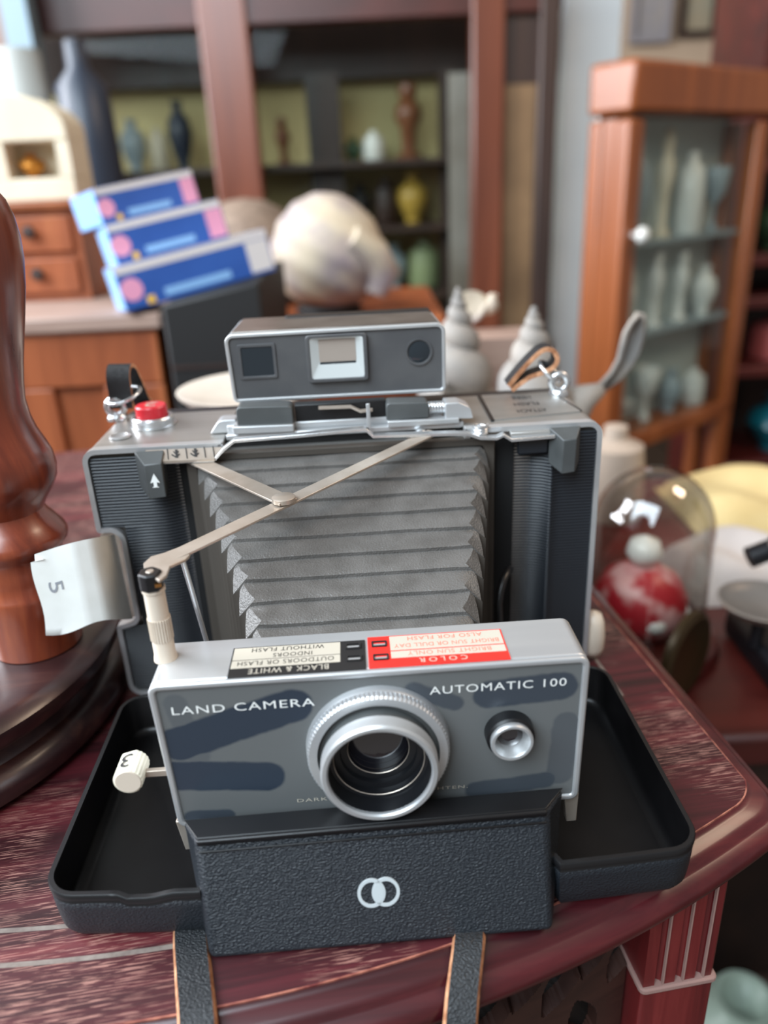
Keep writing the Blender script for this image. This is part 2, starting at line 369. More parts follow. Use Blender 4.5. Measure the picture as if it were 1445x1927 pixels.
MB().prism(o0, -6, 0, 'z').build('tabletop', cherry, table)
prof = [(0, -0.4), (0.6, -1.6), (1.8, -2.2), (4.5, -3.2), (6.4, -4.8), (6.8, -6.6), (7.6, -7.2), (9.6, -8.2), (11.2, -10.5), (11.8, -13.5), (11.0, -17), (8.8, -19.5), (6.0, -21), (3.0, -22), (-2.0, -22.5), (-12, -22.5)]
prof = [(d_, z_ * 0.76) for d_, z_ in prof]
mb = MB(); rows = [top_outline(d) for d, z in prof]; vs = []
for r, (d, z) in zip(rows, prof): vs += [(p[0], p[1], z) for p in r]
fs = [(j * nO + i, j * nO + (i + 1) % nO, (j + 1) * nO + (i + 1) % nO, (j + 1) * nO + i) for j in range(len(prof) - 1) for i in range(nO)]
mb.add(vs, fs); mb.build('edge_moulding', cherry_m, table, 50)
for off in (-20.0, -31.0):
    pts = [(u, VC - math.sqrt((RB + off) ** 2 - (u - UC) ** 2), 0.0) for u in [-200 + 270 * i / 40 for i in range(41)]]
    MB().ribbon(pts, [(-(p[0] - UC) / RB * 1.6, (VC - p[1]) / RB * 1.6, 0) for p in pts], 0.14).build('inlay_line', inlay_m, table)
    MB().ribbon([(U1 + off, 238 if off > -25 else 300, 0), (U1 + off, 600, 0)], (1.5, 0, 0), 0.14).build('inlay_line', inlay_m, table)
# worn bright line along the edge of the top
a = top_outline(0.15); b = top_outline(-0.25); ring_prism(MB(), a, b, -0.6, 0.08, 'z').build('edge_wear', mat('worn_edge', (176, 112, 92), 0.6, 0, (96, 36, 34), 160), table)
# fluted corner posts
def post(u0):
    p = MB(); w = 26.0; xs = [u0]; pts = [(u0, 162.5)]
    for k in range(3):
        cu = u0 + 5.6 + k * 7.3
        pts += [(cu - 1.6, 162.5), (cu - 1.1, 164.0), (cu, 164.7), (cu + 1.1, 164.0), (cu + 1.6, 162.5)]
    pts += [(u0 + w - 1.5, 162.5), (u0 + w, 164), (u0 + w, 192), (u0, 192)]
    p.prism(pts, -61, -16.8, 'z')
    p.prism(rrect(u0 - 0.4, u0 + w + 0.2, 162.2, 192, 2, 3), FLOOR + 0.3, -63.5, 'z')
    o = p.build('corner_post', cherry_p, table, 30)
    MB().prism(rrect(u0 - 1.2, u0 + w + 0.8, 161.2, 192.5, 2, 3), -63.5, -61, 'z').build('post_band', pale_line, o, None, 0.6)
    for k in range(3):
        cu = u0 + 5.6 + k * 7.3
        MB().box(cu + 1.1, cu + 1.65, 162.1, 163.2, -61, -16.8).build('flute_edge', pale_line, o)
post(103.0); post(2 * UC - 103.0 - 26)
# carved fret panel under the moulding: leaf-shaped recesses sunk into it
def leaf(u, z):
    best = 0
    for cu, cz, L, W, an in LEAVES:
        du, dz = u - cu, z - cz; c, n = math.cos(an), math.sin(an); a = du * c + dz * n; b = -du * n + dz * c
        if abs(a) < L and abs(b) < W * (1 - (a / L) ** 2): best = 1
    return best
LEAVES = []
for k in range(-1, 9):
    bx = 88 - k * 26
    LEAVES += [(bx, -39, 17, 7.0, math.radians(70)), (bx - 13, -50, 16, 6.5, math.radians(62)), (bx - 4, -78, 14, 5.5, math.radians(105))]
mb = MB(); NU, NZ = 460, 150; vs = []; u_a, u_b = 2 * UC - 101, 101.0; z_a, z_b = -120, -16.8
for j in range(NZ + 1):
    for i in range(NU + 1):
        u = u_a + (u_b - u_a) * i / NU; z = z_a + (z_b - z_a) * j / NZ
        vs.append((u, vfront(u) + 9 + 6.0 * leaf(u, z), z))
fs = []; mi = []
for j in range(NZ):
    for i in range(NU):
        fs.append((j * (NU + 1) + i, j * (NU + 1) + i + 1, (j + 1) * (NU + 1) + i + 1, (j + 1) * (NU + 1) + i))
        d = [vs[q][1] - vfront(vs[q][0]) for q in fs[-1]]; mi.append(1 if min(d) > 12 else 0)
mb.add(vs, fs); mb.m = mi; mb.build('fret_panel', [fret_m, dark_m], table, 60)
MB().box(2 * UC - 129, 129, 192, VB - 10, -300, -16.8).build('table_carcass', cherry_m, table)

# ================================================================== FOLDING CAMERA (local mm, origin = foot of the body's front)
O = Vector((-14.2, 271.0, 0.0)); YAW = math.radians(1.9)
C = empty('folding_camera', O, YAW, 'grey and black folding bellows camera standing opened on its dropped cover', 'camera')
oc = [(-95, 0.3, 6), (97, 0.3, 6), (97, 108, 5), (45.5, 108, 0.5), (45.5, 103.5, 0.5), (-43.5, 103.5, 0.5), (-43.5, 108, 0.5), (-95, 108, 5), (-95, 75, 1.5), (-86.5, 75, 4), (-87, 36, 3), (-95, 34, 1.5)]
outl = rpoly(oc)
MB().prism(inset(outl, 0.3), 4, 47).build('body_shell', MT['alu_top'], C, 35)
ring_prism(MB(), outl, inset(outl, 1.9), 0, 4).build('front_rim', MT['alu'], C, None, 0.35)
MB().prism(rrect(-94, 96, 1.2, 107, 5), 47, 57).build('film_back', MT['black'], C, None, 1)
MB().box(-61, 64.5, 3.0, 4.0, 6, 103).build('bellows_recess', MT['blackmat'], C)
MB().box(-43.4, 45.4, 9, 46, 103.3, 107.2).build('finder_bed', MT['black'], C, None, 0.4)
# ribbed grips: rows of fine horizontal ribs, curved in plan
def ribbed(name, plan, zlo, zhi, pitch, cut=None):
    v = []; n = int((zhi - zlo) / pitch); prof = []
    for k in range(n):
        z = zlo + k * pitch; prof += [(z, 0.42), (z + pitch * 0.2, 0.0), (z + pitch * 0.7, 0.0), (z + pitch * 0.9, 0.42)]
    m = len(plan)
    for z, dy in prof:
        for x, y in plan:
            xx = x
            if cut and 33.2 < z < 76.8 and x < -84.4: xx = -84.4
            v.append((xx, y + dy, z))
    f = [(j * m + i, j * m + i + 1, (j + 1) * m + i + 1, (j + 1) * m + i) for j in range(len(prof) - 1) for i in range(m - 1)]
    return make(name, v, f, MT['rib'], C, 80)
ribbed('grip_panel', [(-92.8, 1.0), (-84.4, 1.0), (-74, 1.0), (-69, 1.2), (-66, 2.2), (-63.5, 3.4), (-61.0, 3.9)], 3.2, 105.5, 1.25, True)
ribbed('grip_panel', [(94.9, 0.6), (82, 0.6), (79.2, 0.2), (78.4, -0.6), (77.6, 0.2), (75, 2.2), (71, 3.6), (67, 3.9), (64.0, 3.95)], 3.2, 105.5, 1.25)
# ---- bellows
def bellows():
    NP = 10; rings = []
    def sect(t, out_t, out_s, ch):
        y = -0.5 - 79.5 * t
        x0 = -54.5 + (-27.6 + 54.5) * t ** 0.9; x1 = 53.5 + (36.4 - 53.5) * t; zt = 102.0 + (69.0 - 102.0) * t ** 1.08; zb = 10 + 18 * t
        x0 -= out_s; x1 += out_s; zt += out_t
        ny = -out_t * 0.45
        pts = []
        wv = 0.35 * math.sin(t * 37)
        tops = [x0 + ch, x0 + ch + 5, -12 + wv * 3, 5, 20, x1 - ch - 5, x1 - ch]
        pts += [(x0, y, zb), (x0, y, zt - ch * 1.1)]
        pts += [(x, y + ny, zt + (0.25 * math.sin(x * 0.21 + t * 30))) for x in tops]
        pts += [(x1, y, zt - ch * 1.1), (x1, y, zb)]
        return pts
    for k in range(NP):
        t0 = k / NP; d = 1.0 / NP
        rings.append(sect(t0, -0.55, -1.6, 0.9))
        rings.append(sect(t0 + d * 0.07, -0.5, -0.9, 1.4))
        rings.append(sect(t0 + d * 0.45, 0.1, 0.2, 3.2))
        rings.append(sect(t0 + d * 0.80, 0.6, 1.0, 5.4))
        rings.append(sect(t0 + d * 0.95, 0.5, 1.4, 4.6))
    rings.append(sect(1.0, -0.9, -1.6, 0.9))
    m = len(rings[0]); v = [p for r in rings for p in r]; f = []; mi = []
    for j in range(len(rings) - 1):
        for i in range(m - 1):
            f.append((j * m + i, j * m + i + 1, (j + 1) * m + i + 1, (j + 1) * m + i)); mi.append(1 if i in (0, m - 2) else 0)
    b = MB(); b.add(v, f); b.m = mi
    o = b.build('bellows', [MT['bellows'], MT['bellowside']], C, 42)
    return o
bellows()
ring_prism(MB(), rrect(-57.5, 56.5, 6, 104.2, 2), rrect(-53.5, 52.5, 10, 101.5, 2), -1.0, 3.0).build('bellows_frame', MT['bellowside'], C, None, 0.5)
# ---- top plate fittings
MB().lathe([(8.9, 0), (8.9, 0.5), (8.3, 0.6), (8.3, 3.2), (7.7, 3.9), (6.6, 3.9), (6.5, 2.5), (0, 2.5)], (-75, 30, 107.8)).build('shutter_button_collar', MT['chrome'], C, 35)
btn = MB().lathe([(6.1, 0), (6.1, 5.6), (5.6, 6.3), (0, 6.3)], (-75, 30, 109.8)).build('shutter_button', MT['red'], C, 35)
text('button_numeral', '2', MT['labelcream'], btn, -77.5, -72.5, 33.2, 6.2, 'top', 116.2)
MB().lathe([(4.0, 0), (4.0, 0.5), (3.3, 0.8), (2.7, 0.3), (0, 0.1)], (-84.5, 15, 107.9), n=24).build('alignment_dimple', MT['alu'], C, 40)
def eyelet(x, y):
    e = MB(); e.lathe([(4.2, 0), (4.2, 1.4), (3.4, 2.4), (0, 2.4)], (x, y, 107.8), n=24)
    path = [(x + 3.4 * math.cos(a), y, 113.2 + 3.4 * math.sin(a)) for a in [2 * math.pi * i / 20 for i in range(20)]]
    e.tube(path, 1.45, 8, closed=True)
    return e.build('strap_eyelet', MT['chrome'], C, 50)
e1 = eyelet(-92, 41); e2 = eyelet(91, 41)
def wire_ring(cx, cy, cz, r, ax, parent):
    a, b = Vector(ax[0]).normalized(), Vector(ax[1]).normalized(); c = Vector((cx, cy, cz))
    MB().tube([c + a * r * math.cos(t) + b * r * math.sin(t) for t in [2 * math.pi * i / 28 for i in range(28)]], 0.85, 8, closed=True).build('split_ring', MT['chrome'], parent, 60)
wire_ring(-88.6, 43.5, 117.2, 6.6, ((1, 0.15, 0.22), (0, 1, 0.25)), e1)
wire_ring(87.2, 42.5, 117.6, 5.6, ((-0.85, 0, 0.75), (0.2, 1, 0.2)), e2)
fp = MB().prism(rpoly([(58, 9, 0.4), (92.6, 14, 0.4), (88.2, 45.6, 0.4), (59, 45.6, 0.4)]), 107.7, 108.25, 'z').build('flash_plate', MT['alu_top'], C)
MB().prism([(56.6, 8.2), (57.8, 8.2), (58.8, 46.4), (57.6, 46.4)], 107.7, 108.35, 'z').build('panel_gap', MT['black'], C)
MB().prism([(93.2, 15), (92.8, 15), (88.2, 46), (88.7, 46)], 107.7, 108.35, 'z').build('panel_gap', MT['black'], C)
for k, (w, yb) in enumerate((('ATTACH', 20), ('FLASH', 30), ('HERE', 40))):
    wdt = (11.5, 10, 8)[k]; text('flash_lettering', w, MT['ink'], fp, 74.5 - wdt / 2, 74.5 + wdt / 2, yb + 0.5, 4.4, 'top', 108.34)
MB().box(-43, 46, 6.5, 9.5, 106.6, 108.8).build('hinge_rail', MT['alu'], C, None, 0.4)
MB().box(-43, 38, 10.5, 15, 107.0, 111.2).build('hinge_rail', MT['alu'], C, None, 0.4)
MB().prism(rpoly([(-38.4, 112, 0.5), (-17.6, 111.6, 0.5), (-17.6, 118.6, 1.8), (-38.2, 119.2, 1.8)]), 6.5, 15).build('hinge_knuckle', MT['grey'], C, None, 0.4)
MB().prism(rpoly([(-40, 109.3, 0.4), (-17.6, 109.0, 0.4), (-17.6, 111.8, 0.4), (-40, 112.2, 0.4)]), 5, 15).build('hinge_foot', MT['alu'], C, None, 0.3)
MB().prism(rpoly([(17, 110.9, 0.5), (33, 111.2, 0.5), (33, 117.0, 1.6), (17, 117.6, 1.6)]), 6.5, 15).build('hinge_knuckle', MT['grey'], C, None, 0.4)
MB().prism(rpoly([(17.4, 108.5, 0.4), (44, 108.8, 0.4), (44, 110.6, 0.4), (17.4, 111.0, 0.4)]), 5, 15).build('hinge_foot', MT['alu'], C, None, 0.3)
MB().tube([(33 + 6.2 * i / 80, 10 + 2.1 * math.cos(i * 2 * math.pi * 6 / 80), 114 + 2.1 * math.sin(i * 2 * math.pi * 6 / 80)) for i in range(81)], 0.42, 6).build('hinge_spring', MT['chrome'], C, 60)
MB().prism(rpoly([(39, 110.4, 0.3), (49.5, 110, 0.3), (48.6, 114.2, 3), (44, 116.4, 2.5), (39, 116.4, 0.5)]), 6, 14.5).build('hinge_cap', MT['alu'], C, None, 0.6)
MB().prism(rpoly([(-49.8, 108, 0.3), (-39.6, 108, 0.3), (-39.6, 113, 0.5), (-46, 113, 3)]), 12, 19.5).build('hinge_cap', MT['alu'], C, None, 0.6)
MB().box(-17, 17, 11, 16, 111.2, 117.6).build('hinge_infill', MT['black'], C, None, 0.3)
MB().box(9.6, 11.0, 4.0, 4.9, 108, 118.4).build('release_tab', MT['alu'], C, None, 0.2)
MB().ribbon([(-8, 9, 116.6), (4, 9, 116.4), (7.5, 8.5, 114.6), (12, 8.5, 114.9)], (0, 2.2, 0), 0.8).build('release_lever', MT['steel'], C)
MB().lathe([(2.6, 0), (2.6, 1.0), (1.5, 2.2), (0, 2.5)], (29.5, 4.5, 105.2), n=20).build('rivet', MT['chrome'], C, 50)
MB().prism([(24, 3), (33, 4), (42, 5), (43, 8), (30, 8)], 104.6, 105.4, 'z').build('spring_leaf', MT['steel'], C)
# ---- focusing bar and pushers
bar = [(-65, 103.2), (-46.5, 102.9), (-42.5, 106.8), (-38.5, 109.6), (-15, 110.2), (8.2, 111.2), (9.6, 110.6), (11.4, 108.4), (39, 107.6), (46, 107.2), (50.5, 105.4), (56.5, 104.9), (59, 106.0), (62, 103.9), (78, 104.4)]
MB().ribbon([(x, -3.0, z) for x, z in bar], (0, 3.4, 0), 1.25).build('focusing_bar', MT['chrome'], C, None, 0.2)
sp = MB(); sp.add([(-71.5, -0.6, 107.0), (-43.6, -0.6, 106.6), (-46.2, -5.2, 103.7), (-66, -5.2, 104.0), (-71.5, -0.6, 106.2), (-43.6, -0.6, 105.8), (-46.2, -5.2, 102.9), (-66, -5.2, 103.2)],
       [(0, 1, 2, 3), (7, 6, 5, 4), (0, 4, 5, 1), (1, 5, 6, 2), (2, 6, 7, 3), (3, 7, 4, 0)])
scale = sp.build('distance_scale', MT['steel'], C)
def on_scale(x, t): return (x, -0.7 - 4.4 * t, 107.08 - 3.0 * t)
g = MB()
for x in (-63.5, -56.8, -50.2, -47): a, b = on_scale(x, 0), on_scale(x + 0.9, 0.92); g.ribbon([a, b], (0.35, 0, 0), 0.1)
for cx in (-67, -60.2, -53.4):
    a, b = on_scale(cx, 0.1), on_scale(cx + 0.6, 0.8); g.ribbon([a, b], (0.9, 0, 0), 0.1)
    for w in (1.9, 3.0):
        t = 0.25 if w < 2 else 0.5; p, q = on_scale(cx - w / 2, t), on_scale(cx, t + 0.22); r = on_scale(cx + w / 2, t)
        g.ribbon([p, q, r], (0.0, -0.5, -0.33), 0.1)
g.build('scale_pictogram', MT['ink'], scale)
def pusher(name, fx0, fx1, bx0, bx1, z0, z1, drop):
    p = MB(); yb, yf = -2.0, -7.2
    b = [(bx0, yb, z0 + drop), (bx1, yb, z0 + drop), (bx1, yb, z1), (bx0, yb, z1)]; f = [(fx0, yf, z0), (fx1, yf, z0 + 0.6), (fx1, yf, z1 - 3.4), (fx0, yf, z1 - 3.8)]
    p.add(b + f, [(0, 1, 2, 3), (4, 5, 6, 7), (0, 4, 5, 1), (1, 5, 6, 2), (2, 6, 7, 3), (3, 7, 4, 0)])
    return p.build(name, MT['grey'], C, None, 0.35)
pl = pusher('focus_pusher', -71.0, -64.8, -75.2, -64.4, 90.2, 107.2, 3.5)
pr_ = pusher('focus_pusher', 80.4, 85.2, 76.2, 88.0, 90.6, 107.4, 3.0)
MB().prism([(-68.0 + a, b) for a, b in ((0, 100.2), (-1.7, 96.6), (-0.6, 96.9), (-0.6, 95.3), (-1.2, 94.9), (1.2, 94.9), (0.6, 95.3), (0.6, 96.9), (1.7, 96.6))], -7.45, -7.15).build('white_arrow', MT['white'], pl)
MB().box(62, 86, -2.4, 1.4, 104.6, 106.2).build('pusher_slide', MT['alu_top'], C, None, 0.3)
MB().box(65, 76.5, -1.2, 1.0, 97.0, 104.4).build('slide_guard', MT['rib'], C, None, 0.6)
MB().tube([(51.2 + 2.6 * math.cos(i * 2 * math.pi * 3 / 48), 0.2 + 2.6 * math.sin(i * 2 * math.pi * 3 / 48), 105.6 + 3.6 * i / 48) for i in range(49)], 0.55, 6).build('bar_spring', MT['chrome'], C, 60)
# ---- rangefinder / viewfinder
fo = rpoly([(-40.4, 118.0, 2.2), (40.8, 117.8, 2.2), (40.8, 143.9, 3.2), (-41.2, 143.7, 3.2)])
rf = MB(); n = len(fo); small = [(x * 0.985, z * 0.985 + 2.2) for x, z in fo]
rf.prism(fo, 19.5, 52, top=small); ring_prism(rf, fo, inset(fo, 1.35), 17.4, 19.5)
rfo = rf.build('rangefinder', MT['alu'], C, None, 0.3)
MB().prism(inset(fo, 1.3), 18.2, 19.8).build('finder_face', MT['finder'], rfo, None, 0.2)
ring_prism(MB(), rrect(-36.9, -22.7, 126.6, 139.8, 0.8), rrect(-35.6, -23.9, 127.8, 138.6, 0.6), 17.7, 18.4).build('window_bezel', MT['finder'], rfo, None, 0.2)
MB().prism(rrect(-35.7, -23.8, 127.7, 138.7, 0.6), 18.0, 18.3).build('window_glass', MT['dglass'], rfo)
ring_prism(MB(), rrect(-11.4, 11.4, 124.3, 142.0, 1.4), rrect(-9.9, 9.9, 125.7, 140.9, 1.0), 16.3, 18.6).build('window_bezel', MT['finder'], rfo, None, 0.3)
fv = MB(); bo = rrect(-9.9, 9.9, 125.7, 140.9, 1.0, 4); bi = rrect(-6.6, 7.0, 131.8, 140.0, 0.5, 4); k = len(bo)
fv.add([(x, 16.6, z) for x, z in bo] + [(x, 18.15, z) for x, z in bi], [(i, (i + 1) % k, k + (i + 1) % k, k + i) for i in range(k)])
fv.build('finder_bevel', MT['mirror'], rfo, 60)
MB().prism(rrect(-6.7, 7.1, 131.7, 140.1, 0.5, 4), 17.95, 18.3).build('finder_glass', MT['fglass'], rfo)
MB().box(-6.6, 7.0, 17.9, 18.1, 129.6, 131.6).build('finder_glass_step', MT['dglass'], rfo)
MB().lathe([(5.1, 0.2), (5.1, 0.75), (4.5, 0.75), (4.3, 0.1)], (30.8, 18.4, 133.6), '-y', 40, caps=False).build('round_bezel', MT['finder'], rfo, 40)
MB().lathe([(4.35, 0.15), (3.4, 0.4), (2, 0.55), (0, 0.6)], (30.8, 18.4, 133.6), '-y', 40).build('round_glass', MT['dglass'], rfo, 60)
MB().prism([(-38.6, 20.2), (38.4, 20.2), (37.6, 51.6), (-37.8, 51.6)], 143.2, 144.2, 'z').build('finder_roof_reflection', MT['roof_reflection'], rfo, None, 0.3)  # brown reflection on the finder's top put in as a thin coloured sheet
MB().prism(rpoly([(-22, 143.2, 0.5), (39, 143.2, 0.5), (38, 144.6, 0.8), (-20, 144.6, 0.8)]), 46, 54).build('eyepiece_hood', MT['black'], rfo, None, 0.4)
# ---- shutter housing
sh = rpoly([(-56.2, 13.2, 3.0), (67.6, 13.2, 3.0), (68.4, 65.6, 3.2), (-57.8, 65.6, 3.2)])
shb = MB(); shb.prism(sh, -86.6, -66); ring_prism(shb, sh, inset(sh, 2.1), -88.4, -86.6)
SH = shb.build('shutter_housing', MT['alu'], C, None, 0.7, 3)
FACE = MB().prism(inset(sh, 2.0), -87.7, -86.2).build('face_plate', MT['face'], SH)
text('engraved_lettering', 'LAND CAMERA', MT['white'], SH, -52.0, -11.2, 54.9, 2.7, 'front', -87.85, spacing=1.12)
text('engraved_lettering', 'AUTOMATIC 100', MT['white'], SH, 22.0, 61.8, 56.0, 2.7, 'front', -87.85, spacing=1.12)
text('engraved_lettering', 'DARKEN', MT['labelcream'], SH, -19.3, -5.6, 19.6, 1.25, 'front', -87.85, spacing=1.15)
text('engraved_lettering', 'LIGHTEN.', MT['labelcream'], SH, 18.4, 33.0, 20.6, 1.15, 'front', -87.85, spacing=1.15)
LX, LZ = 6.3, 39.0
MB().lathe([(21.4, 0), (21.2, 1.6), (20.9, 2.4), (20.0, 2.4)], (LX, -87.6, LZ), '-y', 72, caps=False).build('lens_flange', MT['alu'], SH, 40)
kn = MB(); prf = [(20.9, 2.2), (20.9, 4.2), (20.2, 5.0), (17.9, 5.0), (17.7, 3.0)]; NK = 288; vs = []
for j, (r, h) in enumerate(prf):
    for i in range(NK):
        a = 2 * math.pi * i / NK; rr = r - (0.42 if (j < 2 and i % 3 == 0) else 0); vs.append((LX + rr * math.cos(a), -87.6 - h, LZ + rr * math.sin(a)))
kn.add(vs, [(j * NK + i, j * NK + (i + 1) % NK, (j + 1) * NK + (i + 1) % NK, (j + 1) * NK + i) for j in range(len(prf) - 1) for i in range(NK)])
kn.build('knurled_ring', MT['alu'], SH, 30)
MB().lathe([(18.0, 0.8), (18.0, 3.2), (16.2, 3.6), (15.8, 8.2), (15.0, 8.6)], (LX, -87.6, LZ), '-y', 64, caps=False).build('lens_barrel', MT['grey'], SH, 40)
MB().lathe([(15.7, 7.4), (16.9, 8.0), (16.9, 12.2), (16.3, 12.9), (15.2, 12.9), (14.7, 12.4), (14.7, 11.4), (14.9, 7.6), (15.7, 7.4)], (LX, -87.6, LZ), '-y', 72, caps=False).build('lens_hood', MT['alu'], SH, 40)
MB().lathe([(14.7, 11.5), (14.4, 6.0), (13.4, 5.8), (13.2, 3.4), (11.4, 3.2), (11.2, 1.6), (9.4, 1.4), (9.2, 0.7), (7.0, 0.5)], (LX, -87.6, LZ), '-y', 64, caps=False).build('lens_throat', MT['throat'], SH, 30)
for r, h in ((13.45, 5.9), (9.3, 1.55)):
    MB().lathe([(r, h), (r - 0.15, h + 0.14), (r - 0.3, h)], (LX, -87.6, LZ), '-y', 64, caps=False).build('retaining_ring', MT['steel'], SH, 60)
MB().lathe([(9.2, 0.75), (7.0, 1.6), (4.0, 2.3), (2.0, 2.5), (0, 2.55)], (LX, -87.6, LZ), '-y', 56).build('lens_glass', MT['lens'], SH, 80)
MB().lathe([(1.1, 0), (1.1, 0.25), (0, 0.25)], (LX - 0.5, -87.0, 66.2), 'z', 16) if False else None
MB().lathe([(7.3, 0), (7.1, 3.8), (6.4, 4.4)], (45.2, -87.6, 41.2), '-y', 40, caps=False).build('meter_collar', MT['black'], SH, 40)
MB().lathe([(6.2, 3.8), (6.35, 5.6), (6.0, 6.2), (5.3, 6.2)] + [(5.3 - 0.22 * k - (0.12 if k % 2 else 0), 5.9 - 0.55 * k) for k in range(7)] + [(3.7, 2.2)], (45.2, -87.6, 41.2), '-y', 48, caps=False).build('meter_rim', MT['alu'], SH, 25)
MB().lathe([(3.9, 2.3), (2.8, 3.2), (1.2, 3.7), (0, 3.8)], (45.2, -87.6, 41.2), '-y', 40).build('meter_lens', MT['lens'], SH, 80)
# legs below the housing
for x0, x1, zb, t in ((-57.4, -53.4, 2.4, 1), (63.6, 68.2, 2.6, -1)):
    MB().prism([(x0, 14), (x1, 14), (x1 + 0.2 * t, zb), (x0 + 1.4 * t if t > 0 else x0 + 1.2, zb)], -86.5, -83.5).build('front_leg', MT['steel'], SH, None, 0.25)
# exposure labels on top of the housing
zt = 65.75
def plate(name, m, x0, x1, y0, y1, z, parent, sk=0.9, th=0.12): return MB().prism([(x0, y0), (x1, y0 + sk * 0), (x1, y1), (x0, y1)], z - 0.2, z + th, 'z').build(name, m, parent)
lb = plate('black_and_white_label', MT['ink'], -35.2, 4.2, -87.2, -72.0, zt, SH)
plate('label_field', MT['labelcream'], -34.8, -3.2, -82.9, -79.0, zt + 0.12, lb, th=0.05); plate('label_field', MT['labelcream'], -34.8, -3.2, -78.7, -72.4, zt + 0.12, lb, th=0.05)
zz = zt + 0.22
text('label_lettering', 'BLACK & WHITE', MT['labelcream'], lb, -29.5, -6.5, -83.6, 2.5, 'top', zz, spacing=1.1)
text('label_lettering', 'OUTDOORS OR FLASH', MT['ink'], lb, -33.0, -5.0, -79.7, 2.1, 'top', zz, spacing=1.1)
text('label_lettering', 'INDOORS', MT['ink'], lb, -23.0, -11.5, -76.2, 2.0, 'top', zz, spacing=1.1)
text('label_lettering', 'WITHOUT FLASH', MT['ink'], lb, -29.5, -8.0, -73.0, 2.0, 'top', zz, spacing=1.1)
lr = plate('colour_label', MT['labelred'], 5.0, 45.6, -86.9, -70.8, zt, SH)
plate('label_field', MT['labelcream'], 11.6, 45.2, -82.8, -79.3, zt + 0.12, lr, th=0.05); plate('label_field', MT['labelcream'], 11.6, 45.2, -78.8, -71.2, zt + 0.12, lr, th=0.05)
text('label_lettering', 'COLOR', MT['labelcream'], lr, 19.5, 33.5, -83.6, 2.2, 'top', zz, spacing=1.5)
text('label_lettering', 'BRIGHT SUN ONLY', MT['paleink'], lr, 16.5, 41.0, -79.9, 2.0, 'top', zz, spacing=1.1)
text('label_lettering', 'BRIGHT SUN OR DULL DAY', MT['paleink'], lr, 12.8, 44.0, -75.6, 2.0, 'top', zz, spacing=1.05)
text('label_lettering', 'ALSO FOR FLASH', MT['paleink'], lr, 17.0, 39.5, -72.0, 2.0, 'top', zz, spacing=1.1)
for wx, wy, pr in ((0.6, -75.2, lb), (0.8, -81.6, lb), (8.4, -75.0, lr), (8.6, -82.0, lr)):
    ring_prism(MB(), rrect(wx - 2.3, wx + 2.3, wy - 1.5, wy + 1.5, 0.3, 2), rrect(wx - 1.8, wx + 1.8, wy - 1.0, wy + 1.0, 0.3, 2), zt, zt + 0.5, 'z').build('setting_window', MT['ink'], pr)
    MB().box(wx - 1.8, wx + 1.8, wy - 1.0, wy + 0.1, zt, zt + 0.3).build('setting_flag', MT['alu'], pr)
# numbered speed knob on its lever
kb = MB(); kp = [(4.45 * math.cos(a), 4.45 * math.sin(a)) for a in [math.radians(-190 + 250 * i / 18) for i in range(19)]]
flut = []
for i in range(40):
    a = 2 * math.pi * i / 40; deg = math.degrees(a)
    r = 4.4 - (0.32 if (i % 2 and (deg < 72 or deg > 300)) else 0)
    if 74 < deg < 136: r = 3.85 / max(0.2, math.cos(math.radians(deg - 105)))
    flut.append((-67.4 + min(r, 4.5) * math.cos(a), 34.4 + min(r, 4.5) * math.sin(a)))
kb.prism(flut, -90.5, -81.5)
KN = kb.build('speed_knob', MT['cream'], C, None, 0.35)
MB().lathe([(3.9, 0), (3.7, 0.35), (0, 0.35)], (-67.4, -90.4, 34.4), '-y', 32).build('knob_cap', MT['ivory'], KN, 40)
MB().box(-64, -55.5, -87.2, -85.6, 32.6, 34.8).build('knob_lever', MT['steel'], KN, None, 0.2)
cu = text('knob_numeral', '3', MT['ink'], KN, -69.0, -65.8, 0, 5.6, 'free', 0, centre=(0, 0))
nx, nz = math.cos(math.radians(105)), math.sin(math.radians(105))
for v in cu.data.vertices:      # stand the numeral on the knob's flat side, reading from the back
    a, b = v.co.x / S, v.co.z / S
    px = -67.4 + nx * 4.2 - a * nz; pz = 34.4 + nz * 4.2 + a * nx; v.co = Vector((px, -86 - b, pz)) * S
SEAT_L, SEAT_K = Vector((0.34, -17.8, 12.6)), 0.9345       # where the lens board stands on the extended bellows
def seat(o): o.location = SEAT_L * S; o.scale = (SEAT_K,) * 3
for o_ in (SH, KN): seat(o_)
# ---- column, scissor arms, rod, cable
col = MB().lathe([(3.5, 0), (3.4, 1.0), (3.15, 2.0), (3.0, 22.6), (3.35, 23.0), (3.35, 24.0)], (-55.0, -74.2, 65.4), 'z', 32).build('brace_column', MT['ivory'], C, 40)
seat(col)
kk = MB()
for i in range(26):
    a = 2 * math.pi * i / 26; kk.box(-55.0 + 3.1 * math.cos(a) - 0.22, -55.0 + 3.1 * math.cos(a) + 0.22, -74.2 + 3.1 * math.sin(a) - 0.22, -74.2 + 3.1 * math.sin(a) + 0.22, 72.4, 79.6)
kk.build('knurled_band', MT['ivory'], col)
MB().prism(rpoly([(-58.2, -76.4, 1.2), (-55.6, -78.0, 1), (-52.6, -77.4, 1.2), (-51.8, -73.6, 1.2), (-55, -71, 1.5), (-58, -72.4, 1.2)]), 89.2, 94.6, 'z').build('brace_knob', MT['black'], col, None, 0.5)
MB().lathe([(1.2, 0), (1.0, 0.35), (0, 0.35)], (-55.0, -74.6, 94.5), 'z', 20).build('knob_pin', MT['steel'], col, 40)
MB().box(-53.4, -51.6, -78.2, -77.0, 91.2, 92.2, rz=0.3).build('contact_strip', MT['gold'], col)
A0, A1 = Vector((-48.3, -78.1, 99.9)), Vector((34.0, 0.5, 107.4))
d = (A1 - A0); perp = Vector((-d.y, d.x, 0)).normalized() * 5.6
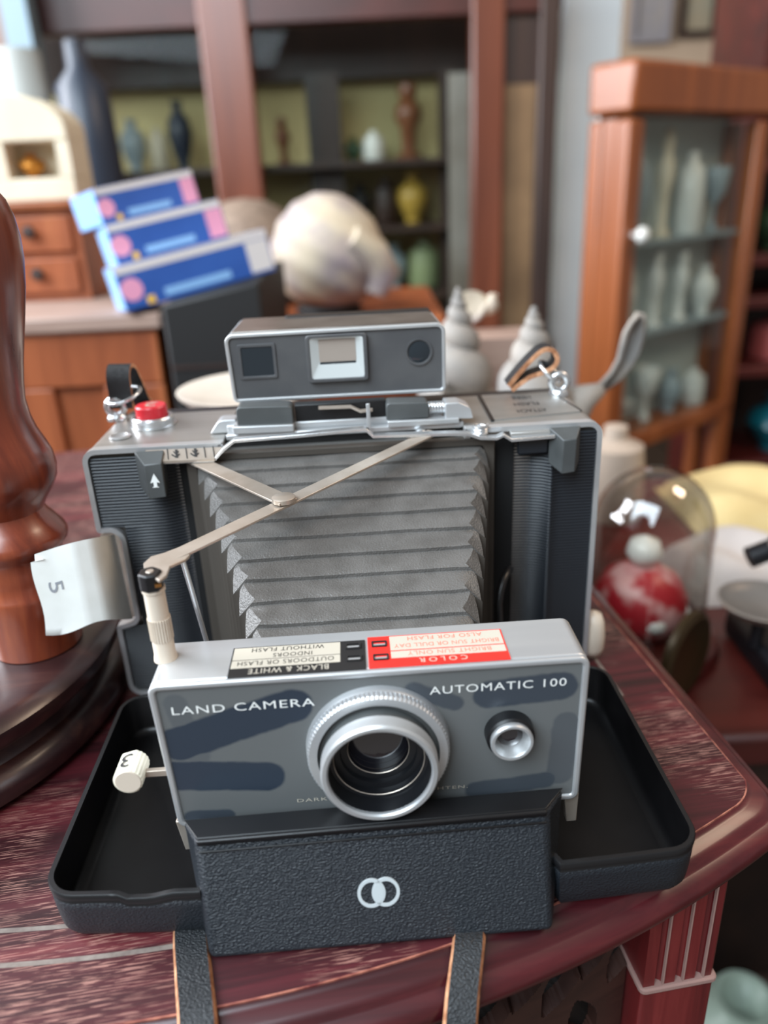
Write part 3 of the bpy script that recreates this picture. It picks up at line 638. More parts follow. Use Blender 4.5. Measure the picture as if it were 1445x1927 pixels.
MB().ribbon([A0, A1], perp, 0.8).build('long_brace_arm', MT['steel'], C, None, 0.15)
MB().prism([(x * SEAT_K + SEAT_L.x, y * SEAT_K + SEAT_L.y) for x, y in [(-54.6, -75.6), (-57.2, -72.5), (-58.6, -67.5), (-57.4, -63.0), (-54.2, -61.2), (-49.0, -56.6), (-46.0, -60.6), (-46.0, -64.2), (-46.8, -66.6), (-50.4, -70.2), (-50.2, -76.0), (-51.6, -79.0)]], 99.4, 100.3, 'z').build('brace_hook', MT['steel'], C, None, 0.15)
PV = A0 + d * 0.366
B0 = Vector((-58.5, 6.0, 101.6)); B1 = Vector((PV.x, PV.y, PV.z + 1.0)); db = B1 - B0; pb = Vector((-db.y, db.x, 0)).normalized() * 6.4
MB().ribbon([B0, B1 + db.normalized() * 2.6], pb, 0.8).build('short_brace_arm', MT['steel'], C, None, 0.15)
MB().lathe([(3.5, 0), (3.7, 0.2), (3.7, 1.5), (3.2, 1.9), (0, 1.9)], (PV.x, PV.y, PV.z + 0.6), 'z', 32).build('pivot_rivet', MT['steel'], C, 40)
MB().tube([(-45.1, -76.3, 99.5), (-43.4, -69.7, 66.8)], 0.8, 8).build('spring_rod', MT['chrome'], C, 60)
MB().tube([(54.6, -24, 40), (54.6, -22, 46), (55.6, -20, 50.5), (57.2, -17.5, 53.6), (59.4, -13.5, 54.8), (61.2, -9, 53.6), (62.2, -4, 51.0)], 1.55, 10).build('shutter_cable', MT['black'], C, 60)
# ---- dropped cover (tray with raised hump)
base = rrect(-88.6, 96.0, -114.4, -24.0, 9, 8); dense = []
for a, b in zip(base, base[1:] + base[:1]):
    L_ = math.hypot(b[0] - a[0], b[1] - a[1]); k = max(1, int(L_ / 2.5))
    dense += [(a[0] + (b[0] - a[0]) * t / k, a[1] + (b[1] - a[1]) * t / k) for t in range(k)]
dense = [(x, y - (3.4 * (1 - ((x - 4) / 92) ** 2) if y < -106 else 0)) for x, y in dense]     # front wall bows out a little
dense = [(x, max(y, -111.0) if -44 < x < 52 else y) for x, y in dense]      # the wall steps back where the hump takes over
def rimz(p):      # shallow notch in the front rim near the left corner
    if p[1] < -113.5 and -67.0 < p[0] < -52.0: return -1.6 * max(0, min(1, min((p[0] + 67) / 1.6, (-52 - p[0]) / 6.0)))
    return 0
lv = [(5, 0.2, 0), (2.2, 0.8, 0), (1.0, 3.0, 0), (0.6, 7.0, 0), (0.3, 12, 0), (0.25, 14.8, 1), (0.5, 15.1, 1), (0.5, 15.7, 1), (0.0, 16.1, 1), (0.0, 17.6, 1), (0.35, 18.0, 1), (1.6, 18.0, 1), (1.9, 17.6, 1), (1.9, 4.5, 2), (3.2, 3.0, 2), (6, 2.6, 2)]
vs = []; nD = len(dense); tr = MB(); mi = []
for i, z, q in lv:
    r = inset(dense, i) if i else dense
    vs += [(p[0], p[1], z + (rimz(o_) if q == 1 else 0)) for p, o_ in zip(r, dense)]
fs = []
for j in range(len(lv) - 1):
    for i in range(nD):
        fs.append((j * nD + i, j * nD + (i + 1) % nD, (j + 1) * nD + (i + 1) % nD, (j + 1) * nD + i)); mi.append(0 if j < 5 else (1 if j >= 11 else 2))
fs += [tuple(range(nD)), tuple(range((len(lv) - 1) * nD, len(lv) * nD))]; mi += [0, 1]
tr.add(vs, fs); tr.m = mi
TR = tr.build('dropped_cover', [MT['pebble'], MT['tray_in'], MT['black']], C, 45)
hp = MB(); hv = [(-49.4, -104.8, 32.2), (58.4, -102.8, 32.2), (51.4, -110.6, 32.0), (-44.2, -112.4, 32.0), (-46.6, -104, 0.2), (55.4, -103, 0.2), (51.4, -123.0, 0.2), (-43.0, -123.6, 0.2)]
hp.add(hv, [(0, 1, 2, 3), (4, 7, 6, 5), (3, 2, 6, 7), (0, 3, 7, 4), (1, 5, 6, 2), (0, 4, 5, 1)])
HP = hp.build('cover_hump', MT['pebble'], TR, None, 1.6, 4)
def hy(z, x=4): return -112.1 + (x - 4) * 0.018 - 11.1 * (32 - z) / 32
MB().prism([(-48.8, -105.2), (57.8, -103.2), (51.2, -110.6), (-44.0, -112.3)], 31.9, 32.5, 'z').build('hump_ledge', MT['black'], TR, None, 0.2)
MB().ribbon([(-44.0, hy(31.6, -44) + 0.2, 31.6), (51.2, hy(31.6, 51) + 0.2, 31.6)], (0, -0.6, 2.2), 1.2).build('hump_lip', MT['black'], TR, None, 0.4)
MB().ribbon([(-43.6, hy(29.2, -44), 29.2), (51.0, hy(29.2, 51), 29.2)], (0, -0.2, 0.7), 0.5).build('hump_bead', MT['black'], TR, None, 0.15)
def lens_shape(c1, c2, r, k=12):
    dd = (c2 - c1) / 2; th = math.acos(dd / r); m = (c1 + c2) / 2
    a = [(c1 + r * math.cos(t), r * math.sin(t)) for t in [-th + 2 * th * i / k for i in range(k + 1)]]
    b = [(c2 - r * math.cos(t), -r * math.sin(t)) for t in [-th + 2 * th * i / k for i in range(1, k)]]
    return a + b
lg = MB(); cz = 14.6
for cx in (2.0, 5.9):
    o_ = [(cx + 3.85 * math.cos(t), cz + 3.85 * math.sin(t)) for t in [2 * math.pi * i / 40 for i in range(40)]]; i_ = [(cx + 2.95 * math.cos(t), cz + 2.95 * math.sin(t)) for t in [2 * math.pi * i / 40 for i in range(40)]]
    ring_prism(lg, o_, i_, -0.25, 0.3)
lg.prism([(x, z + cz) for x, z in lens_shape(2.0, 5.9, 3.4)], -0.3, 0.3)
lg.v = [(x, hy(z, x) + y, z) for x, y, z in lg.v]      # laid on the sloping front
lg.build('ring_emblem', mat('silver_emblem_paint', (176, 182, 184), 0.5), HP)
MB().box(-40, 44, -36, 2, 0.4, 3).build('cover_hinge', MT['black'], TR, None, 0.5)

# ================================================================== STRAP, TAG
def toworld(x, y, z):
    c, n = math.cos(YAW), math.sin(YAW); return (O.x + x * c - y * n, O.y + x * n + y * c, z)
SP = empty('neck_strap', O, YAW, 'black leather neck strap with raw tan edges passing under the camera cover', 'strap')
def smooth_path(pts, k=6):
    P = [Vector(p) for p in pts]; out = []
    for i in range(len(P) - 1):
        p0, p1, p2, p3 = P[max(i - 1, 0)], P[i], P[i + 1], P[min(i + 2, len(P) - 1)]
        for j in range(k):
            t = j / k; out.append(0.5 * ((2 * p1) + (p2 - p0) * t + (2 * p0 - 5 * p1 + 4 * p2 - p3) * t * t + (3 * p1 - p0 - 3 * p2 + p3) * t ** 3))
    return out + [P[-1]]
MB().ribbon(smooth_path([(-50.5, -108.6, 0.9), (-49.2, -117, 1.0), (-46.5, -128, 1.0), (-43.6, -139.5, 1.0), (-42.5, -146, -1.2), (-41.8, -152.4, -5.0), (-41, -157, -13), (-40.6, -157.5, -40)]), (8.4, 0.9, 0), 1.7, 0.75, edge=1).build('strap_length', [MT['strap'], MT['raw']], SP, 40)
MB().ribbon(smooth_path([(30.2, -111.4, 0.9), (28.6, -120, 1.0), (27.4, -125.6, 0.8), (25.6, -131.8, -1.4), (24.2, -136.4, -4.2), (23.0, -140.8, -8.6), (22.4, -142.4, -15), (22, -142.6, -40)]), (7.6, -0.4, 0), 1.7, 0.75, edge=1).build('strap_length', [MT['strap'], MT['raw']], SP, 40)
MB().ribbon(smooth_path([(-89.6, 41.0, 112.5), (-89.0, 40.4, 119), (-88.8, 40.6, 125.4), (-88.4, 43.6, 129.0), (-87.6, 47.5, 127.6), (-86.6, 50.2, 121), (-85.5, 53, 113), (-84.5, 60, 108.4), (-84, 63, 98), (-84, 63, 60)]), (9.2, 0, -0.3), 1.5, edge=1).build('strap_end_loop', [MT['strap'], MT['raw']], SP, 40)
MB().ribbon(smooth_path([(70.2, 46.0, 112.6), (74.5, 46.0, 117.8), (79.6, 46.0, 123.2), (84.2, 46.0, 126.8), (88.2, 46.0, 126.4), (90.2, 46.0, 122.6), (88.4, 46.0, 119.4), (84, 46.0, 117.4), (78.5, 46.0, 115.6), (71.5, 46.0, 110.8)]), (0.6, 9.4, 0), 2.0, edge=1).build('strap_end_loop', [MT['strap'], MT['raw']], SP, 40)
MB().lathe([(0, 0), (4.2, 1.0), (5.2, 4), (5.4, 10), (4.8, 16), (3.4, 20), (0, 21.5)], (100.6, 6, 2.0), 'z', 24).build('side_stud', MT['ivory'], C, 60)
tg = MB(); NXT, NZT = 20, 12; vs = []
TAGO = Vector((O.x - 95, O.y - 4, 0))
def tag_pt(a, b, off=0.0):
    """folded at the body, then curling forward past the turned post; a = left..right, b = bottom..top"""
    ys = [(0, 240.6), (0.25, 241.8), (0.5, 242.4), (0.72, 245.0), (0.84, 249.5), (0.93, 258.0), (1.0, 266.0)]
    for (a0, y0), (a1, y1) in zip(ys, ys[1:]):
        if a <= a1: Y = y0 + (y1 - y0) * (a - a0) / (a1 - a0); break
    top = Vector((58, 1046)).lerp(Vector((216, 1006)), a) + Vector((0, -5 * math.sin(math.pi * a))); bot = Vector((86, 1196)).lerp(Vector((250, 1160)), a) + Vector((0, 5 * math.sin(2.4 * math.pi * a)))
    q = bot.lerp(top, b) + Vector((4 * math.sin(b * 6) * (1 - a) ** 4, 0)); p = atY(q.x, q.y, Y - off); return p - TAGO
for s_ in (0, -0.4):
    for j in range(NZT + 1):
        for i in range(NXT + 1):
            p = tag_pt(i / NXT, j / NZT, s_)
            if i == 0 and j == NZT: p = p + Vector((4.4, 0, -1.6))
            vs.append(p)
W_ = NXT + 1; nf = W_ * (NZT + 1); fs = []
for k in (0, nf):
    fs += [(k + j * W_ + i, k + j * W_ + i + 1, k + (j + 1) * W_ + i + 1, k + (j + 1) * W_ + i) for j in range(NZT) for i in range(NXT)]
bd = [i for i in range(W_)] + [j * W_ + NXT for j in range(1, NZT + 1)] + [NZT * W_ + i for i in range(NXT - 1, -1, -1)] + [j * W_ for j in range(NZT - 1, 0, -1)]
fs += [(bd[i], bd[(i + 1) % len(bd)], nf + bd[(i + 1) % len(bd)], nf + bd[i]) for i in range(len(bd))]
tg.add(vs, fs); TAGE = empty('paper_tag', TAGO, 0, 'curled white paper tag with pencilled 5 clipped to the side of the camera', 'tag')
tg.build('tag_sheet', MT['paper'], TAGE, 60)
t5 = text('pencilled_numeral', '5', MT['pencil'], TAGE, -0.5, 0.5, 0, 1.0, 'free', 0, centre=(0, 0))
for v in t5.data.vertices:      # turned on its side, written on the curled sheet
    u_, w_ = v.co.x / S, v.co.z / S; v.co = tag_pt(0.22 + w_ * 0.16, 0.56 - u_ * 0.13, 0.15) * S
MB().prism(rrect(-94.5, -87.4, 36.6, 74.4, 1.5), 1.2, 2.2).build('tag_clip', MT['steel'], C)

# ================================================================== TURNED STAND at the left
mahog = wood('turned_mahogany', [(0.3, (74, 24, 16)), (0.5, (122, 52, 30)), (0.75, (160, 82, 46))], 'z', 26, 0.2, 0.28, 0.1, 0.6)
mahog_d = wood('dark_mahogany_base', [(0.3, (26, 13, 14)), (0.52, (48, 24, 24)), (0.68, (74, 44, 36)), (0.8, (120, 76, 50))], 'x', 34, 0.25, 0.34, 0.2, 0.5)
STN = empty('turned_stand', (-204, 265, 0), 0, 'tall turned mahogany post on a round moulded two-tier base', 'stand')
bp_ = [(80, 0.3), (89, 0.6), (92, 3.0), (92.6, 6.5), (91.6, 10), (88.6, 12.6), (85.5, 13.6), (84.6, 15.5), (84.4, 20.0), (86.4, 21.2), (90.4, 22.6), (92.4, 26), (92.2, 29.6), (89.6, 32.2), (86, 33.4), (80, 33.8), (0, 34.2)]
MB().lathe(bp_, (0, 0, 0), 'z', 128).build('round_base', mahog_d, STN, 40)
AXI = (67, -5, 34)
pp = [(16.2, 0.2), (16.4, 8), (17.0, 18), (17.6, 24), (17.3, 25.6), (16.4, 27), (16.2, 31), (16.6, 35), (16.0, 38.5), (16.8, 40.5), (19.0, 43), (19.4, 45), (18.6, 47), (16.2, 50.5), (14.0, 53.5), (13.2, 55.6), (14.8, 58.4), (17.8, 62.4), (19.8, 66.5), (20.4, 70.5), (20.0, 75), (18.6, 79), (16.6, 84), (15.4, 89), (15.0, 95), (15.8, 101), (17.2, 108), (18.8, 115), (21.0, 124), (22.8, 132), (24.2, 141), (24.5, 148), (23.9, 154), (22.4, 159), (19, 164), (14, 168), (9, 171), (7.5, 175), (10, 178), (10, 181), (0, 183)]
MB().lathe(pp, AXI, 'z', 64).build('turned_post', mahog, STN, 40)

# ================================================================== BACKGROUND helpers
def px_box(x0, y0, x1, y1, Y):
    a = atY((x0 + x1) / 2, y0, Y).z; b = atY((x0 + x1) / 2, y1, Y).z; l = atY(x0, (y0 + y1) / 2, Y).x; r = atY(x1, (y0 + y1) / 2, Y).x
    return l, r, b, a       # x0, x1, z0, z1
def helico(mb, c, height, a, b, k, turns, tilt=0.0, spin=0.0, nseg=26, nt=18, mi=0, squash=1.0):
    """whorled sea shell: a tube growing along a conical spiral; apex on top, c = centre of the mouth plane at the base"""
    T = 2 * math.pi * turns; n = int(nseg * turns); vs = []
    for i in range(n + 1):
        th = T * i / n; s_ = math.exp(k * (th - T)); cx, cy, cz = s_ * a * math.cos(th + spin), s_ * a * math.sin(th + spin), height * (1 - s_)
        for j in range(nt):
            p = 2 * math.pi * j / nt; rr = s_ * b * math.cos(p); zz = s_ * b * squash * math.sin(p)
            x = cx + rr * math.cos(th + spin); y = cy + rr * math.sin(th + spin); z = cz + zz
            ca, sa = math.cos(tilt), math.sin(tilt); x, z = x * ca + z * sa, -x * sa + z * ca
            vs.append((c[0] + x, c[1] + y, c[2] + z))
    fs = [(i * nt + j, i * nt + (j + 1) % nt, (i + 1) * nt + (j + 1) % nt, (i + 1) * nt + j) for i in range(n) for j in range(nt)]
    fs += [tuple(range(nt)), tuple(range(n * nt, (n + 1) * nt))]
    return mb.add(vs, fs, mi)
def vase(name, m, x, y, z, h, r, label, cat, group=None, kind=0, parts=None):
    P = [[(0.45, 0), (0.5, 0.03), (0.42, 0.08), (0.7, 0.25), (1.0, 0.5), (0.85, 0.72), (0.4, 0.84), (0.34, 0.92), (0.5, 1.0), (0.42, 1.0), (0.28, 0.9), (0.0, 0.86)],
         [(0.6, 0), (0.62, 0.04), (0.3, 0.1), (0.34, 0.4), (0.6, 0.55), (0.5, 0.7), (0.3, 0.76), (0.42, 0.86), (0.36, 0.96), (0, 1.0)],
         [(0.9, 0), (1.0, 0.04), (0.98, 0.5), (0.9, 0.78), (0.4, 0.86), (0.36, 0.98), (0, 1.0)],
         [(0.4, 0), (0.42, 0.06), (0.16, 0.14), (0.16, 0.4), (0.8, 0.6), (1.0, 0.98), (0.94, 1.0), (0.7, 0.64), (0, 0.5)]][kind]
    o = MB().lathe([(a * r, b * h) for a, b in P], (0, 0, 0), 'z', 24).build(name, m, None, 50)
    o.location = Vector((x, y, z)) * S
    return tag(o, label, cat, group)
bw = wood('orange_brown_wood', [(0.3, (120, 58, 30)), (0.55, (158, 84, 46)), (0.75, (182, 108, 62))], 'z', 12, 0.12, 0.42, 0.1, 0.1)
bw_top = wood('greyish_sheen_wood', [(0.3, (140, 112, 100)), (0.6, (164, 138, 124)), (0.8, (178, 152, 136))], 'x', 12, 0.12, 0.45, 0.1, 0.1)  # greyish light reflection on the chest top put into the wood colour
rw = wood('red_brown_cabinet_wood', [(0.3, (74, 34, 20)), (0.55, (108, 54, 32)), (0.75, (132, 72, 44))], 'z', 9, 0.08, 0.34, 0.1, 0.3)
dw = wood('dark_brown_wood', [(0.3, (34, 22, 18)), (0.6, (56, 36, 28)), (0.8, (72, 48, 36))], 'z', 9, 0.1, 0.45, 0.1, 0.1)
ow = wood('honey_oak_wood', [(0.3, (118, 60, 26)), (0.55, (146, 78, 36)), (0.75, (168, 98, 52))], 'z', 10, 0.1, 0.34, 0.1, 0.3)
creamp = mat('cream_painted_wood', (226, 214, 190), 0.55, 0, (212, 198, 172), 12)
blackp = mat('black_case', (12, 11, 11), 0.6)
pane = glass_mat('cabinet_pane', (240, 242, 240), 0.004, 0.02, 0.10)
domeg = glass_mat('dome_glass', (246, 244, 240), 0.10, 0.03)
shellw = mat('chalky_shell', (150, 140, 130), 0.7, 0, (122, 118, 114), 30, bump=0.4, bscale=120)
shellc = mat('cream_lilac_shell', (196, 180, 156), 0.6, 0, (150, 136, 140), 16, bump=0.3, bscale=80, lo=0.42, hi=0.68)
ceram = mat('white_ceramic', (226, 226, 220), 0.25)
greyc = mat('blue_grey_glaze', (150, 164, 170), 0.3)
ochre = mat('ochre_glaze', (176, 142, 60), 0.4); green = mat('dark_green_glaze', (52, 76, 52), 0.35); brownc = mat('brown_glaze', (110, 66, 40), 0.35)
teal = mat('teal_glaze', (20, 92, 104), 0.3); navy = mat('navy_blue_glaze', (40, 48, 62), 0.4); redc = mat('red_and_white_glass', (176, 36, 48), 0.35, 0, (222, 170, 168), 38, lo=0.5, hi=0.62, detail=2)

# ---- shells and dish standing on the table behind the camera
p = atY(1005, 560, 500); sh2 = empty('conch_shell', (p.x, 500, 0), 0, 'pale conch shell with sharp spire and flared lip, right behind the camera', 'shell', 'pale shells behind the camera')
mb = MB(); helico(mb, (0, 0, 34), p.z - 36, 11, 25, 0.074, 6.5, squash=1.12, nt=20); mb.lathe([(24, 0.3), (36, 8), (40, 22), (38, 34), (30, 46)], (0, 0, 0), 'z', 32); mb.build('spire', shellw, sh2, 70)
le = [(1126, 730), (1150, 702), (1164, 676), (1170, 650), (1176, 626), (1188, 606), (1204, 590)]; ri = [(1134, 738), (1166, 716), (1190, 690), (1204, 664), (1211, 636), (1214, 612), (1212, 592)]
lip = MB(); vs = []
for (a_, b_) in zip(le, ri):
    P0, P1 = atY(a_[0], a_[1], 500), atY(b_[0], b_[1], 506)
    for j in range(6):
        t = j / 5; Q = P0.lerp(P1, t); vs.append((Q.x - p.x, Q.y - 500 + 7 * math.sin(math.pi * t), Q.z))
fs = [(i * 6 + j, i * 6 + j + 1, (i + 1) * 6 + j + 1, (i + 1) * 6 + j) for i in range(6) for j in range(5)]
lo = lip.add(vs, fs).build('flared_lip', shellw, sh2, 80); sm = lo.modifiers.new('thick', 'SOLIDIFY'); sm.thickness = 0.003; sm.offset = 0
pe = atY(1128, 733, 500); MB().tube([(20, 0, 30), (26, 2, 46), (pe.x - p.x - 8, 2, 56), (pe.x - p.x + 3, 2, pe.z)], [18, 15, 9, 4], 14).build('siphon', shellw, sh2, 70)
p = atY(862, 524, 560); sh1 = empty('whelk_shell', (p.x, 560, 0), 0, 'pale grey whorled whelk shell beside the viewfinder, standing upright', 'shell', 'pale shells behind the camera')
mb = MB(); helico(mb, (0, 0, 36), p.z - 38, 10, 23.5, 0.072, 6.5, spin=1.0, squash=1.12, nt=20); mb.lathe([(22, 0.3), (32, 8), (36, 24), (33, 36), (26, 48)], (0, 0, 0), 'z', 32); mb.build('spire', shellw, sh1, 70)
p = atY(898, 572, 620); mb = MB(); helico(mb, (0, 0, 0), 22, 8, 13, 0.25, 3.5, tilt=0.8)
ks = mb.build('snail_shell', shellc, None, 70); ks.location = (p.x * S, 0.62, (p.z - 8) * S); tag(ks, 'small rounded cream snail shell perched behind the grey whelk', 'shell', 'pale shells behind the camera')
bx = MB().box(p.x - 40, p.x + 40, 600, 648, 0.3, p.z - 24).build('shell_block', bw_top); tag(bx, 'small greyish wooden block carrying the snail shell', 'block')
bx.parent = None
p = atY(478, 733, 440); d = MB().lathe([(18, 0.3), (20, 2), (8, 6), (7, p.z - 26), (16, p.z - 18), (34, p.z - 8), (43, p.z), (44, p.z + 2), (42.5, p.z + 2.2), (32, p.z - 4), (0, p.z - 10)], (0, 0, 0), 'z', 48).build('footed_dish', mat('pale_dish_glaze', (206, 194, 180), 0.5, 0, (190, 178, 166), 30), None, 40)
d.location = (p.x * S, 0.44, 0); tag(d, 'pale footed dish standing behind the left of the camera', 'dish')

# ---- side chest on the left with its load
x0, x1, zb, zt_ = px_box(-160, 596, 322, 1000, 760)
CH = empty('wooden_chest', ((x0 + x1) / 2, 760, FLOOR), 0, 'orange-brown panelled wooden chest at the left behind the turned post', 'chest')
hx = (x1 - x0) / 2; H_ = zt_ - FLOOR
MB().box(-hx, hx, 6, 380, 0.5, H_ - 16).build('carcass', bw, CH)
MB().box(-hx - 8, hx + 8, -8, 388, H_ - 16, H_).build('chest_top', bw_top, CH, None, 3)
for a, b, c_, e in ((-hx, hx, H_ - 70, H_ - 16), (-hx, hx, 0.5, 60), (-hx, -hx + 45, 60, H_ - 70), (hx - 60, hx, 60, H_ - 70), (-18, 18, 60, H_ - 70)): MB().box(a, b, -2, 8, c_, e).build('frame_rail', bw, CH, None, 2)
ztop = zt_
x0, x1, zb, zt_ = px_box(-110, 382, 158, 592, 880)
DB = empty('drawer_box', ((x0 + x1) / 2, 880, ztop), 0, 'small orange wooden drawer box standing on the chest', 'box'); hx = (x1 - x0) / 2; h = zt_ - ztop
MB().box(-hx, hx, 4, 110, 0.3, h - 8).build('box_body', bw, DB); MB().box(-hx - 5, hx + 5, -4, 114, h - 8, h).build('box_lid', ow, DB, None, 2)
for k in (0, 1):
    dr = MB().box(-hx + 8, hx - 8, -1, 5, 8 + k * (h - 16) / 2, (k + 1) * (h - 16) / 2 + 2).build('drawer', bw, DB, None, 2)
    MB().lathe([(3, 0), (3, 5), (7, 9), (6, 13), (0, 14)], (hx * 0.35, 0, 8 + (k + 0.5) * (h - 16) / 2), '-y', 20).build('knob', dw, dr, 50)
zdb = zt_
x0, x1, zb, zt_ = px_box(-150, 172, 128, 372, 915)
HC = empty('arched_cupboard', ((x0 + x1) / 2, 915, zdb), 0, 'little cream painted cupboard with an arched top on the drawer box', 'cupboard'); hx = (x1 - x0) / 2; h = zt_ - zdb
arch = [(-hx, 0)] + [(hx, 0)] + [(hx, h * 0.66)] + [(hx * math.cos(t), h * 0.66 + h * 0.34 * math.sin(t)) for t in [math.pi * i / 16 for i in range(1, 16)]] + [(-hx, h * 0.66)]
MB().prism([(x, z + 0.3) for x, z in arch], 40, 60).build('cupboard_back', creamp, HC)
MB().prism([(x, z) for x, z in arch if z >= h * 0.5] + [(-hx, h * 0.52), (hx, h * 0.52)], 0, 40).build('arched_top', creamp, HC) if False else None
top_arch = [(hx, h * 0.55), (hx, h * 0.66)] + [(hx * math.cos(t), h * 0.66 + h * 0.34 * math.sin(t)) for t in [math.pi * i / 16 for i in range(1, 16)]] + [(-hx, h * 0.66), (-hx, h * 0.55)]
MB().prism(top_arch, 0, 40).build('arched_top', creamp, HC, None, 2)
MB().box(-hx, hx, 0, 40, 0.3, h * 0.22).build('cupboard_base', creamp, HC, None, 2)
for a, b in ((hx - 14, hx), (-hx, -hx + 14), (-8, 8)): MB().box(a, b, 0, 40, h * 0.22, h * 0.55).build('cupboard_upright', creamp, HC)
p = atY(62, 320, 936); vase('brass_pot', mat('old_brass', (180, 120, 50), 0.35, 0.8), p.x, 936, zdb + h * 0.22 + 0.5, 24, 15, 'small orange brass pot inside the cream cupboard', 'pot')
CHX1 = CH.location.x / S + (px_box(-160, 596, 322, 1000, 760)[1] - px_box(-160, 596, 322, 1000, 760)[0]) / 2 + 8
# film boxes
bl = mat('blue_print_card', (36, 78, 152), 0.5, 0, (42, 86, 162), 20); lb_m = mat('light_blue_card', (132, 176, 222), 0.45); wh_m = mat('white_card', (208, 202, 200), 0.5); pk_m = mat('pink_print', (220, 150, 180), 0.5); ye_m = mat('yellow_print', (232, 184, 60), 0.5)
TILT = math.radians(10.5)
def film_box(label, px, py, Y, L_, D_, H_, rz, lift):
    c = atY(px, py, Y); zz = zs + (c.x - b0.x) * math.tan(TILT) + lift / math.cos(TILT)
    o = empty('film_box', (0, 0, 0), 0, label, 'box', 'blue film boxes stacked on the black case')
    o.matrix_world = Matrix.Translation(Vector((c.x, Y, zz)) * S) @ Matrix.Rotation(-TILT, 4, 'Y') @ Matrix.Rotation(rz, 4, 'Z')
    MB().box(0, L_, 0, D_, 0, H_).build('box_card', bl, o, None, 0.6)
    MB().box(0.8, L_ - 0.8, 0.8, D_ - 0.8, H_ - 0.1, H_ + 0.3).build('box_top_panel', wh_m, o)
    MB().box(-0.3, 0.1, 1, D_ - 1, 1, H_ - 1).build('box_end_panel', lb_m, o)
    MB().box(0.5, L_ - 0.5, -0.25, 0.1, H_ * 0.82, H_ - 0.3).build('box_stripe', wh_m, o)
    MB().box(L_ * 0.84, L_ * 0.99, -0.3, 0.1, H_ * 0.08, H_ * 0.8).build('box_sticker', wh_m if L_ > 150 else pk_m, o)
    MB().lathe([(H_ * 0.26, 0), (H_ * 0.26, 0.35), (0, 0.35)], (L_ * 0.07, 0.1, H_ * 0.45), '-y', 20).build('box_print', pk_m, o)
    MB().box(L_ * 0.26, L_ * 0.7, -0.3, 0.1, H_ * 0.12, H_ * 0.3).build('box_print', lb_m, o)
    MB().box(L_ * 0.14, L_ * 0.19, -0.35, 0.1, H_ * 0.05, H_ * 0.22).build('box_print', ye_m, o)
    return o
b0 = atY(240, 587, 742); zs = b0.z
bc = empty('black_case', (CHX1 + 6, 742, FLOOR), 0, 'tall black slant-topped case between the chest and the shells, under the blue boxes', 'case')
zl_ = zs + (CHX1 + 6 - b0.x) * math.tan(TILT) - FLOOR - 0.8; wc = atY(492, 560, 742).x - CHX1 - 6
MB().prism([(0, 0.5), (wc, 0.5), (wc, zl_ + wc * math.tan(TILT)), (0, zl_)], -6, 215).build('case_body', blackp, bc, None, 3)
MB().box(-0.5 + 2, wc - 2, -7.5, -5, zl_ - 60, zl_ - 57).build('case_lid_seam', dw, bc)
film_box('lowest blue film box with a white sticker, nearest of the three', 240, 587, 742, 152, 62, 40, math.radians(26), 0)
film_box('middle blue film box with pink print in the stack of three', 222, 490, 760, 112, 58, 36, math.radians(28), 40.6)
film_box('topmost blue film box with a pale blue end, set back on the stack', 196, 418, 772, 104, 62, 32, math.radians(40), 77.2)

# ---- low wooden bench with the large round shell and the basket
x0, x1, zb, zt_ = px_box(404, 606, 840, 760, 1000)
x0 = max(x0, CHX1 + 12); BN = empty('low_bench', ((x0 + x1) / 2, 1000, FLOOR), 0, 'brown wooden bench behind the viewfinder carrying the big round shell', 'bench'); hx = (x1 - x0) / 2; h = zt_ - FLOOR
MB().box(-hx, hx, 0, 330, h - 30, h).build('bench_top', bw, BN, None, 3)
for a in (-hx, hx - 40):
    for b in (5, 285): MB().box(a, a + 40, b, b + 40, 0.5, h - 30).build('bench_leg', bw, BN)
p = atY(612, 480, 1080); zbench = zt_
rg = MB().lathe([(30, 0), (44, 0), (46, 6), (40, 12), (30, 10)], (p.x, 1080, zbench + 0.4), 'z', 40, caps=False).build('ring_stand', blackp, None, 40); tag(rg, 'black ring stand under the big round shell', 'stand')
R_ = 76.0; vs = []; NA, NB = 64, 32
for j in range(NB + 1):
    la = math.pi * j / NB
    for i in range(NA):
        lo_ = 2 * math.pi * i / NA; r_ = R_ * (1 + 0.018 * math.sin(14 * la) * math.sin(la)) * (1 + 0.10 * math.cos(lo_ - 0.2) * math.sin(la) ** 2)
        vs.append((r_ * math.sin(la) * math.cos(lo_), r_ * math.sin(la) * math.sin(lo_), r_ * 0.97 * math.cos(la)))
ct_, st_ = math.cos(0.5), math.sin(0.5); vs = [(x * ct_ + z * st_, y, -x * st_ + z * ct_) for x, y, z in vs]
fs = [(j * NA + i, j * NA + (i + 1) % NA, (j + 1) * NA + (i + 1) % NA, (j + 1) * NA + i) for j in range(NB) for i in range(NA)]
RS = empty('round_shell', (p.x - 2, 1080, zbench + 10), 0, 'large round cream and lilac shell on a black ring', 'shell')
MB().add([(x, y, z + 70) for x, y, z in vs], fs).build('shell_globe', shellc, RS, 70)
MB().tube([(40, -62, 90), (66, -50, 70), (78, -36, 44), (66, -40, 16)], [14, 20, 22, 14], 16).build('shell_mouth', shellc, RS, 70)
p = atY(446, 480, 1120); zq = atY(440, 375, 1120).z
bk = empty('domed_basket', (p.x, 1235, zbench), 0, 'grey-brown domed basket on the bench behind the blue boxes', 'basket')
dome_b = mat('grey_wicker', (140, 120, 104), 0.7, 0, (112, 94, 80), 60, bump=0.6, bscale=200)
hz = zq - zbench
MB().lathe([(76, 0.5), (84, hz * 0.2), (86, hz * 0.45), (78, hz * 0.7), (56, hz * 0.88), (26, hz * 0.98), (0, hz)], (0, 0, 0), 'z', 40).build('basket_dome', dome_b, bk, 60)
